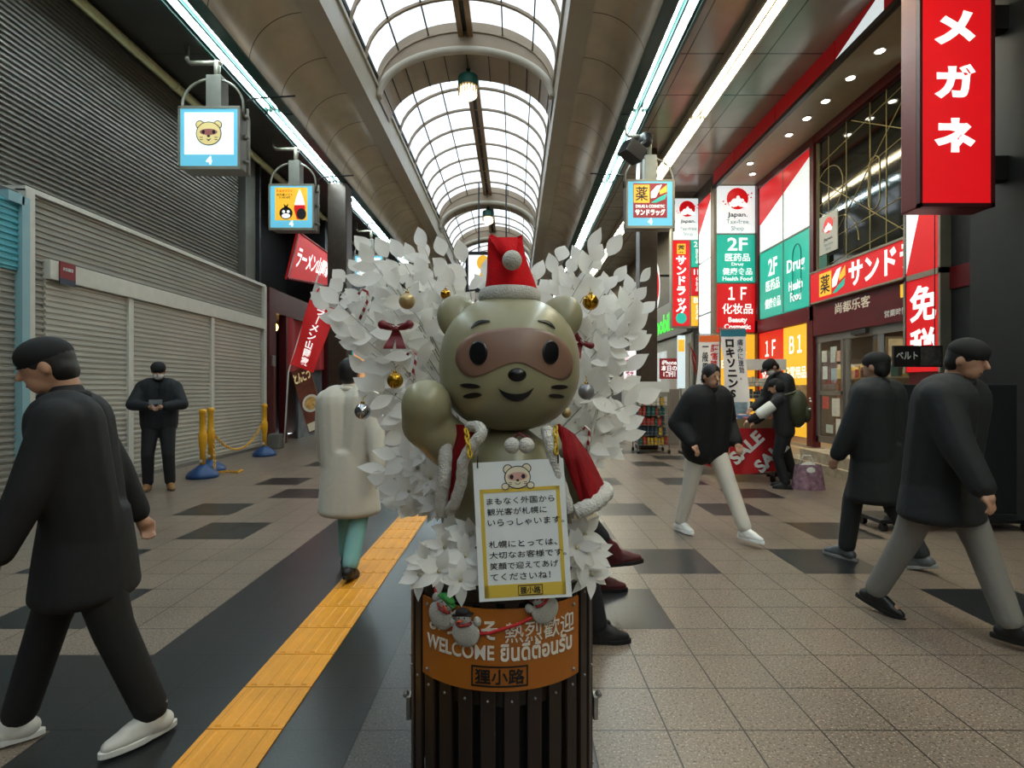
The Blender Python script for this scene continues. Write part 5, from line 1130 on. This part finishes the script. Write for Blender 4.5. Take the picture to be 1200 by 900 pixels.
twg.tube([(-.215, 1.93, .70), P(523, 600, 1.95), P(521, 540, 2.0), P(530, 470, 2.08)], .022, 10).tube([(.0, 2.06, .70), (.02, 2.14, 1.0), (.01, 2.2, 1.5)], [.03, .025, .012], 8).tube([(.16, 2.02, .70), P(680, 560, 2.1), P(700, 480, 2.16)], [.018, .014, .006], 8)
out(twg, 'branches', M_twig, tree, True, fixn=False)
struct(out(fol, 'foliage', M_leaf, tree, True, fixn=False), 'stuff')
# white poinsettia sprays lying on the planter rim
def spray(lab, pts):
    t = thing('poinsettia_spray', lab, 'flowers', pts[0], 'white poinsettia sprays on the planter rim'); b = MB()
    for p in pts:
        for k in range(9):
            a = 2 * PI * k / 9 + rnd.uniform(-.3, .3); d = V((math.cos(a), -.45 + rnd.uniform(-.3, .3), math.sin(a) * .9))
            leaf(b.bm, p, d, V((math.cos(a) * .2, -1, .35)), rnd.uniform(.05, .082), rnd.uniform(.028, .042), rnd.uniform(.05, .5))
        c = MB(); c.ell(p + V((0, -.01, 0)), (.007, .005, .007), 10, 8); out(c, 'flower_centre', mat('flower_cream', '#b3ac90', .5), t, True)
    struct(out(b, 'bracts', M_leaf, t, True, fixn=False), 'stuff')
spray('white poinsettia spray spilling over the left rim of the planter', [P(500, 655, 1.66), P(522, 640, 1.66), P(545, 650, 1.60), P(515, 668, 1.60), P(540, 678, 1.565), P(492, 672, 1.66), P(530, 622, 1.75), P(552, 625, 1.66)])
spray('white poinsettia spray on the right rim of the planter beside the placard', [P(685, 625, 1.68), P(682, 655, 1.62), P(693, 672, 1.64), P(676, 640, 1.6), P(690, 648, 1.74)])
spray('small white poinsettia spray tucked under the raised paw', [P(505, 560, 2.0), P(490, 548, 2.02), P(480, 575, 2.04), P(512, 590, 1.98), P(500, 530, 2.02)])
# baubles, bows, candy canes
M_gold = mat('bauble_gold', '#b98a2c', .18, .9); M_goldm = mat('bauble_matt_gold', '#b9a173', .38, .5); M_silv = mat('bauble_silver', '#b9bcc0', .15, .95); M_grey2 = mat('bauble_grey', '#8b8b8e', .4, .5)
for (x, y, r, m, lab) in ((477, 353, 9.5, M_goldm, 'matt gold bauble above the left red bow'), (463, 446, 9.5, M_gold, 'shiny gold bauble on the left near the raised paw'), (425, 482, 9.5, M_silv, 'mirror silver bauble at the lower left edge of the tree'),
                         (692, 354, 9.5, M_gold, 'shiny gold bauble at upper right beside the statue ear'), (687, 459, 9.5, M_grey2, 'grey bauble right of the statue cheek'), (664, 484, 6, M_goldm, 'small gold bauble low on the right under the statue cheek'), (522, 345, 6, M_gold, 'small gold bauble just left of the statue ear')):
    Y = 2.02 if x > 660 and y > 400 or x < 500 else 2.06; p = P(x, y, Y); R = r * Y / FPX
    t = thing('bauble', lab, 'bauble', p, 'tree baubles'); out(MB().ell(p, R, 24, 16), 'ball', m, t, True); out(MB().cyl(p + V((0, 0, R * .95)), p + V((0, 0, R * 1.2)), R * .25, n=10).tube([p + V((0, 0, R * 1.2)), p + V((0, .01, R * 1.7)), p + V((.004, .04, R * 2))], R * .05, 5), 'cap', M_gold, t, True)
M_ribbon = mat('ribbon_burgundy', '#6d0d1a', .45, bump=.2, bscale=50)
def bow(lab, x, y, s, Y=2.0, rot=0):
    p = P(x, y, Y); t = thing('ribbon_bow', lab, 'bow', p, 'burgundy bows'); R = MX.Rotation(rot, 3, 'Y')
    for q in (-1, 1):
        b = MB(); b.grid(lambda u, v: p + R @ V((q * s * (.1 + .95 * math.sin(u * PI) ** .8 * 1.0), (v - .5) * s * .25 - s * .2 * math.sin(u * 2 * PI), s * (.12 + (u - .5) * (.28 + .75 * math.sin(u * PI)) + (v - .5) * .0 + .18 * math.sin(u * PI)))), 16, 3)
        b.cap(p + R @ V((q * s * .3, 0, s * .1)), p + R @ V((q * s * .8, -.004, s * .28)), s * .12, s * .26, 10); out(b, 'loop', M_ribbon, t, True, solid=.003)
        out(MB().grid(lambda u, v: p + R @ V((q * s * (.05 + .35 * v) + (u - .5) * s * (.25 + .35 * v), -.01 + .012 * math.sin(v * 5), -s * 1.2 * v)), 4, 8), 'tail', M_ribbon, t, True, solid=.003)
    out(MB().ell(p, (s * .2, s * .18, s * .2), 14, 10), 'knot', M_ribbon, t, True)
bow('burgundy velvet bow on the left side of the white tree', 464, 386, .062); bow('burgundy bow half hidden behind the right statue cheek', 681, 402, .045, 2.02, .6)
M_cane = bpy.data.materials.new('candy_stripe'); M_cane.use_nodes = True; nt = M_cane.node_tree; wv = nt.nodes.new('ShaderNodeTexWave'); wv.inputs['Scale'].default_value = 16; wv.bands_direction = 'DIAGONAL'
tc = nt.nodes.new('ShaderNodeTexCoord'); cr = nt.nodes.new('ShaderNodeValToRGB'); cr.color_ramp.interpolation = 'CONSTANT'; cr.color_ramp.elements[0].color = lin('#8f1520'); cr.color_ramp.elements[1].color = lin('#d8d2cc'); cr.color_ramp.elements[1].position = .5
nt.links.new(tc.outputs['Object'], wv.inputs[0]); nt.links.new(wv.outputs[0], cr.inputs[0]); nt.links.new(cr.outputs[0], nt.nodes['Principled BSDF'].inputs['Base Color']); nt.nodes['Principled BSDF'].inputs['Roughness'].default_value = .35
def cane(lab, pts, Y=2.0):
    o = out(MB().tube([P(x, y, Y) for x, y in pts], .0055, 8), 'candy_cane', M_cane, None, True); tag(o, lab, 'candy cane', 'candy canes on the tree')
cane('striped candy cane at the far left of the white tree', [(420, 345), (424, 339), (431, 342), (431, 352), (426, 364), (421, 375)]); cane('striped candy cane above the raised paw', [(477, 416), (481, 411), (487, 415), (487, 424), (484, 436), (486, 446)], 1.98); cane('striped candy cane on the right low in the tree', [(682, 505), (686, 500), (691, 504), (690, 516), (687, 530)], 1.98)

# ---------------------------------------------------------------- bench behind the statue
t = thing('bench', 'wooden bench behind the planter under the seated pair', 'bench', (-.05, 3.5, 0))
M_wood = mat('bench_wood', '#5b4632', .5, var=.2)
for k in range(4): out(MB().box(-.3 + k * .12, -.2 + k * .12, 2.75, 4.2, .40, .44), 'seat_slat', M_wood, t, bevel=.005)
for y in (2.9, 4.05): out(MB().box(-.28, .14, y - .03, y + .03, .36, .40).box(-.26, -.21, y - .03, y + .03, 0, .36).box(.07, .12, y - .03, y + .03, 0, .36), 'leg', M_black, t)

# ---------------------------------------------------------------- people
def ik(a, b, l1, l2, pole):
    d = b - a; L = min(d.length, (l1 + l2) * .999); d.normalize(); b2 = a + d * L
    x = (l1 * l1 - l2 * l2 + L * L) / (2 * L); h = math.sqrt(max(l1 * l1 - x * x, 1e-6)); p = (pole - d * pole.dot(d)).normalized()
    return a + d * x + p * h, b2
M_skin = mat('skin', '#b98d73', .5); M_lip = mat('lip', '#8b5648', .5); M_hairm = mat('hair_black', '#12100f', .55); M_mask = mat('face_mask', '#c9cbcb', .7)
def person(lab, loc, rz, H, feet, hands, pel=(0, 0, .95), lean=(0, 0), nod=0, jacket=('#15181c', 1.0), trousers='#17181b', shoes=('#1b1a19', '#0d0d0d'), hat=None, mask=False, coat=0, grip=.6, poles=None, stripes=None, boot=0, lap=None):
    s = H / 1.77; t = thing('person', lab, 'person', loc, None, rz if rz else 1e-5); ORG[t] = V((0, 0, 0)); t.rotation_euler.z = rz
    pel = V(pel); up = V((lean[0], lean[1], 1)).normalized(); ch = pel + up * .47; nk = ch + up * .10; rt = V((1, 0, 0))
    hf = (up + V((0, -nod, 0))).normalized(); hc = nk + hf * .13 + V((0, -.02, 0))
    hipL, hipR = pel + rt * .09 - V((0, 0, .03)), pel - rt * .09 - V((0, 0, .03)); sh = [ch + rt * .185, ch - rt * .185]; hips = [hipL, hipR]
    Rh = MX.Rotation(nod * .9 + lean[1] * -.6, 3, 'X')
    mk = lambda m: (bmesh.ops.transform(m.bm, matrix=MX.Scale(s, 4), verts=m.bm.verts[:]), m)[1]
    B, J, T = MB(), MB(), MB(); jm = jacket[1]
    for q in (-1, 1): B.cap(pel + rt * q * .06, ch + rt * q * .085, .10, .095)
    B.cap(ch + up * .03, nk + up * .06, .058, .052); hd = lambda v: hc + Rh @ V(v)
    B.ell(hc + Rh @ V((0, .008, .015)), (.076, .094, .108), 20, 14, Rh); B.ell(hd((0, -.028, -.05)), (.054, .062, .062), 16, 10, Rh); B.cap(hd((0, -.088, .01)), hd((0, -.105, -.018)), .010, .014)
    for q in (-1, 1): B.ell(hd((q * .077, .01, -.005)), (.012, .02, .032), 10, 8, Rh)
    arms = []
    for i in (0, 1):
        q = 1 if i == 0 else -1; w = V(hands[i]); pole = V(poles[i]) if poles else V((q * .5, .6, -.5)); el, w = ik(sh[i], w, .29, .26, pole); arms.append((sh[i], el, w))
        B.cap(sh[i], el, .052, .044); B.cap(el, w, .044, .028); d = (w - el).normalized(); hn = w + d * .05
        B.cap(w, hn, .026, .034); side = d.cross(V((0, 0, 1))).normalized() if abs(d.z) < .9 else V((0, 1, 0)); nn = side.cross(d).normalized()
        if nn.z > 0: nn = -nn
        for f in range(4):
            b0 = hn + side * (f - 1.5) * .018 + d * .022; f1 = b0 + (d + nn * grip * .5).normalized() * (.038, .044, .041, .032)[f]; f2 = f1 + (d * (1 - grip) + nn * grip).normalized() * .032
            B.cap(b0, f1, .009, .0085, 8); B.cap(f1, f2, .0085, .007, 8)
        tq = side * (-.032 if i == 0 else .032); B.cap(w + tq * .6 + d * .02, w + tq * 1.3 + d * .055, .011, .010, 8); B.cap(w + tq * 1.3 + d * .055, w + tq * 1.1 + d * .085, .010, .008, 8)
    legs = []
    for i in (0, 1):
        x, y, z, yaw, pitch = feet[i]; an = V((x, y, z + .09)); kn, an = ik(hips[i], an, .43, .43, V((math.sin(yaw) * .3, -1, .15))); legs.append((hips[i], kn, an))
        B.cap(hips[i], kn, .085, .058); B.cap(kn, an, .055, .036)
        fd = V((math.sin(yaw) * math.cos(pitch), -math.cos(yaw) * math.cos(pitch), -math.sin(pitch))); B.cap(an, an + fd * .12 - V((0, 0, .05)), .036, .032)
    o = out(mk(B), 'body', M_skin, t, True, remesh=.0075 * s, soft=3)
    for q in (-1, 1): out(mk(MB().ell(hd((q * .03, -.083, .022)), (.012, .008, .006), 10, 8, Rh)), 'eye', M_eye, t, True)
    if mask: out(mk(MB().ell(hd((0, -.045, -.04)), (.064, .066, .052), 18, 12, Rh)), 'face_mask', M_mask, t, True)
    else: out(mk(MB().ell(hd((0, -.084, -.058)), (.022, .008, .006), 10, 8, Rh)), 'mouth', M_lip, t, True)
    hb = MB(); hb.ell(hd((0, .018, .032)), (.086, .098, .102), 22, 14, Rh); hb.ell(hd((0, .05, -.02)), (.078, .06, .075), 18, 12, Rh); out(mk(hb), 'hair', M_hairm, t, True, remesh=.012 * s, soft=2)
    cb_ = MB(); cc = nk - up * .005; cb_.tube([cc + MX.Rotation(2 * PI * k / 18, 3, 'Z') @ V((.074, 0, 0)) + V((0, -.01, .006 * math.sin(2 * PI * k / 18))) for k in range(18)], .022, 8, True); out(mk(cb_), 'collar', mat('collar_' + jacket[0][1:], jacket[0], .9), t, True)
    if hat:
        hb = MB(); hb.ell(hd((0, .010, .052)), (.091, .106, .080), 22, 12, Rh)
        if hat[1] == 'cap': hb.ell(hd((0, -.105, .055)), (.07, .06, .012), 18, 8, Rh)
        if hat[1] == 'hood': hb.ell(hd((0, .06, -.02)), (.11, .08, .12), 18, 12, Rh)
        out(mk(hb), 'hat', mat('hat_' + hat[0][1:], hat[0], .85), t, True)
    for q in (-1, 1): J.cap(pel + rt * q * .075 - up * .04, ch + rt * q * .10 - up * .02, .125 * jm, .125 * jm)
    J.cap(ch + up * .04, nk + up * .0, .085, .07)
    for a, e, w in arms: J.cap(a, e, .078 * jm, .066 * jm); J.cap(e, w - (w - e).normalized() * .015, .066 * jm, .05 * jm)
    if coat:
        J.lathe([(.10, .1), (.185 * jm ** .5, .06), (.21 * jm ** .5, -coat * .5), (.235 * jm ** .5, -coat - .1), (.20 * jm ** .5, -coat - .13)], pel, 28, 1, .8)
    jo = out(mk(J), 'jacket', mat('jacket_' + jacket[0][1:], jacket[0], .8, bump=.4, bscale=14), t, True, remesh=.014 * s, soft=4)
    if stripes: 
        for a, e, w in arms: out(mk(MB().cap(a.lerp(e, .55), e.lerp(w, .25), .078 * jm, .074 * jm, 18)), 'sleeve_panel', M_white, t, True)
    for i, (h, k, a) in enumerate(legs): T.cap(h + V((0, 0, .05)), k, .115, .08); T.cap(k, a + (k - a).normalized() * (.03 + boot), .08, .068)
    T.cap(pel + rt * .05, pel - rt * .05, .13, .13)
    if lap:
        L = MB()
        for h, k, a in legs: L.cap(h + V((0, 0, .06)), k + V((0, .03, -.01)), .135, .115); L.cap(k, k.lerp(a, .22), .11, .10)
        out(mk(L), 'coat_skirt', mat('jacket_' + lap[1:], lap, .8), t, True, remesh=.014 * s, soft=4)
    out(mk(T), 'trousers', mat('trousers_' + trousers[1:], trousers, .8, bump=.3, bscale=16), t, True, remesh=.014 * s, soft=4)
    for i in (0, 1):
        x, y, z, yaw, pitch = feet[i]; an = legs[i][2]; Rz = MX.Rotation(yaw, 3, 'Z') @ MX.Rotation(pitch, 3, 'X'); tp = lambda v: an + Rz @ V(v)
        u = MB(); u.cap(tp((0, .035, -.045)), tp((0, -.11, -.05)), .045, .042); u.cap(tp((0, -.11, -.052)), tp((0, -.165, -.058)), .044, .03); u.cap(tp((0, .005, .035)), tp((0, -.01, -.03)), .05, .052); u.cap(tp((0, -.02, -.01)), tp((0, -.10, -.035)), .04, .036)
        if boot: u.cap(tp((0, .01, .0)), an + (legs[i][1] - an).normalized() * (boot + .02), .056, .056)
        so = out(mk(u), 'shoe', mat('shoe_' + shoes[0][1:], shoes[0], .45), t, True, remesh=.008 * s, soft=3)
        ol = [(.046 * math.sin(a) * (1 - .18 * (math.cos(a) < 0)), -.055 - .15 * math.cos(a)) for a in [2 * PI * k / 24 for k in range(24)]]
        sb = MB(); sb.prism([tp((a, c, -.092)) for a, c in ol], Rz @ V((0, 0, .028))); out(mk(sb), 'sole', mat('sole_' + shoes[1][1:], shoes[1], .6), so, False, bevel=.004)
        lc = MB()
        for k in range(5): y0 = -.045 - .018 * k; z0 = .012 - .013 * k; lc.tube([tp((-.03, y0, z0 - .01)), tp((0, y0 - .004, z0 + .004)), tp((.03, y0, z0 - .01))], .0035, 5)
        out(mk(lc), 'laces', mat('lace_' + shoes[1][1:], shoes[1], .7), so, True)
    return t
R_ = math.radians
D = lambda x, y, z=0, yaw=0, pitch=0: (x, y, z, yaw, pitch)
person('person in black jacket, beanie and white mask looking at a phone by the shutter', (-4.83, 7.25, 0), R_(27), 1.74, [D(.13, -.02, 0, .25), D(-.13, 0, 0, -.2)], [(.085, -.30, 1.16), (-.085, -.30, 1.16)], nod=.55, jacket=('#14181d', 1.2), trousers='#15171a', shoes=('#8a6238', '#4b3a2a'), hat=('#0e0f10', 'beanie'), mask=True, poles=[(.9, .3, -.4), (-.9, .3, -.4)])
t = thing('mobile_phone', 'small dark phone held by the person beside the shutter', 'phone', (-4.66, 6.92, 1.16)); b = MB(); b.box(-.075, .075, -.005, .005, -.04, .04); bmesh.ops.transform(b.bm, matrix=MX.Translation((-4.655, 6.91, 1.20)) @ MX.Rotation(R_(27), 4, 'Z') @ MX.Rotation(-.7, 4, 'X'), verts=b.bm.verts[:]); out(b, 'case', M_black, t, bevel=.004)
person('person in dark coat and white sneakers striding past close on the left', (-1.70, 2.12, 0), R_(-62), 1.58, [D(.16, .27, 0, .45), D(-.09, -.26, .0, 0, 0)], [(.26, -.25, .84), (-.27, .2, .82)], lean=(0, -.12), nod=.3, jacket=('#0f1012', 1.15), trousers='#0c0d0e', shoes=('#c9c8c2', '#d6d5d0'), hat=('#111112', 'beanie'), coat=.2)
person('person in pale cream coat and turquoise trousers walking away left of the tree', (-1.24, 4.0, 0), R_(176), 1.60, [D(.08, -.16, 0, 0), D(-.09, .22, .03, 0, .3)], [(.30, -.2, .86), (-.30, .16, .86)], jacket=('#cfc9bb', 1.25), trousers='#7fb3b0', shoes=('#211d1a', '#15130f'), coat=.34)
person('person in black puffer jacket and white trousers walking before the sale table', (1.77, 4.95, 0), R_(18), 1.60, [D(.20, -.38, 0, .2), D(-.12, .26, .0, .1)], [(.25, -.16, .98), (-.25, -.12, .98)], jacket=('#0b0c0e', 1.38), trousers='#cfc9be', shoes=('#e4e4e0', '#e9e9e6'), nod=.2, lean=(0, -.08))
person('person in dark coat and grey trousers striding right at the right edge', (2.46, 3.08, 0), R_(32), 1.66, [D(.02, -.34, 0, .2), D(-.08, .34, .02, .1, .3)], [(.28, .2, .85), (-.25, -.28, .92)], jacket=('#191c1e', 1.35), trousers='#77746e', shoes=('#0f0f10', '#0c0c0c'), hat=('#151515', 'beanie'), nod=.25, lean=(.0, -.12), coat=.16)
person('person in long black coat walking before the glass shop door', (2.86, 4.2, 0), R_(-150), 1.66, [D(.1, -.2, 0, 0), D(-.1, .28, .03, 0, .3)], [(.28, -.2, .85), (-.28, .2, .85)], jacket=('#15191b', 1.35), trousers='#25282a', shoes=('#55585a', '#8b8b88'), hat=('#111111', 'beanie'), coat=.3)
person('person in black jacket, cap and white mask bending over the sale table', (4.2, 8.25, 0), R_(-84), 1.88, [D(.11, .02, 0, .1), D(-.11, -.02, 0, -.1)], [(.2, -.42, .98), (-.2, -.40, 1.0)], lean=(0, -.22), nod=.75, jacket=('#15171a', 1.1), trousers='#131416', hat=('#0c0c0d', 'cap'), mask=True)
person('person with olive backpack and black and white jacket reaching over the sale table', (3.74, 7.38, 0), R_(-122), 1.52, [D(.1, .03, 0, .1), D(-.1, -.02, 0, 0)], [(.30, -.56, 1.03), (-.10, -.5, 1.0)], lean=(0, -.12), nod=.35, jacket=('#131416', 1.15), trousers='#101113', hat=('#0f1011', 'hood'), stripes=True)
t = thing('backpack', 'olive green backpack on the shopper at the sale table', 'backpack', (3.9, 7.3, .95)); M_oliv = mat('backpack_olive', '#33361f', .7, bump=.3, bscale=30, var=.15)
ctr = V((3.87, 7.29, 1.10)); Rb = MX.Rotation(R_(-122), 3, 'Z')
out(MB().ell(ctr, (.20, .13, .26), 22, 14, Rb), 'sack', M_oliv, t, True); out(MB().ell(ctr + Rb @ V((0, .11, -.06)), (.13, .06, .13), 18, 10, Rb), 'pocket', M_oliv, t, True)
b = MB(); [b.ell(ctr + Rb @ V((x, .15, z)), .016, 8, 6) for x, z in ((-.08, .1), (.05, .14), (.1, .0), (-.05, -.1))]; out(b, 'buckle', M_white, t, True)
for q in (-1, 1): out(MB().tube([ctr + Rb @ V((q * .1, -.02, .22)), ctr + Rb @ V((q * .11, -.17, .18)), ctr + Rb @ V((q * .12, -.22, -.02)), ctr + Rb @ V((q * .12, -.05, -.2))], .018, 8), 'strap', M_oliv, t, True)
person('seated person in cream coat and maroon lace boots on the bench behind the planter', (0.0, 3.56, 0), R_(90), 1.66, [D(.08, -.62, 0, 0), D(-.03, -.70, .22, 0, -.12)], [(.15, -.30, .62), (-.15, -.30, .62)], pel=(0, 0, .605), jacket=('#bdb29c', 1.15), trousers='#16171c', shoes=('#4e171c', '#120d0d'), coat=0, boot=.12, lap='#bdb29c')
person('seated person in dark clothes and black boots at the near end of the bench', (-.02, 2.98, 0), R_(90), 1.60, [D(.09, -.44, 0, 0), D(-.09, -.52, 0, 0)], [(.14, -.28, .60), (-.14, -.28, .60)], pel=(0, 0, .605), jacket=('#24262b', 1.05), trousers='#131418', shoes=('#111113', '#0b0b0b'))
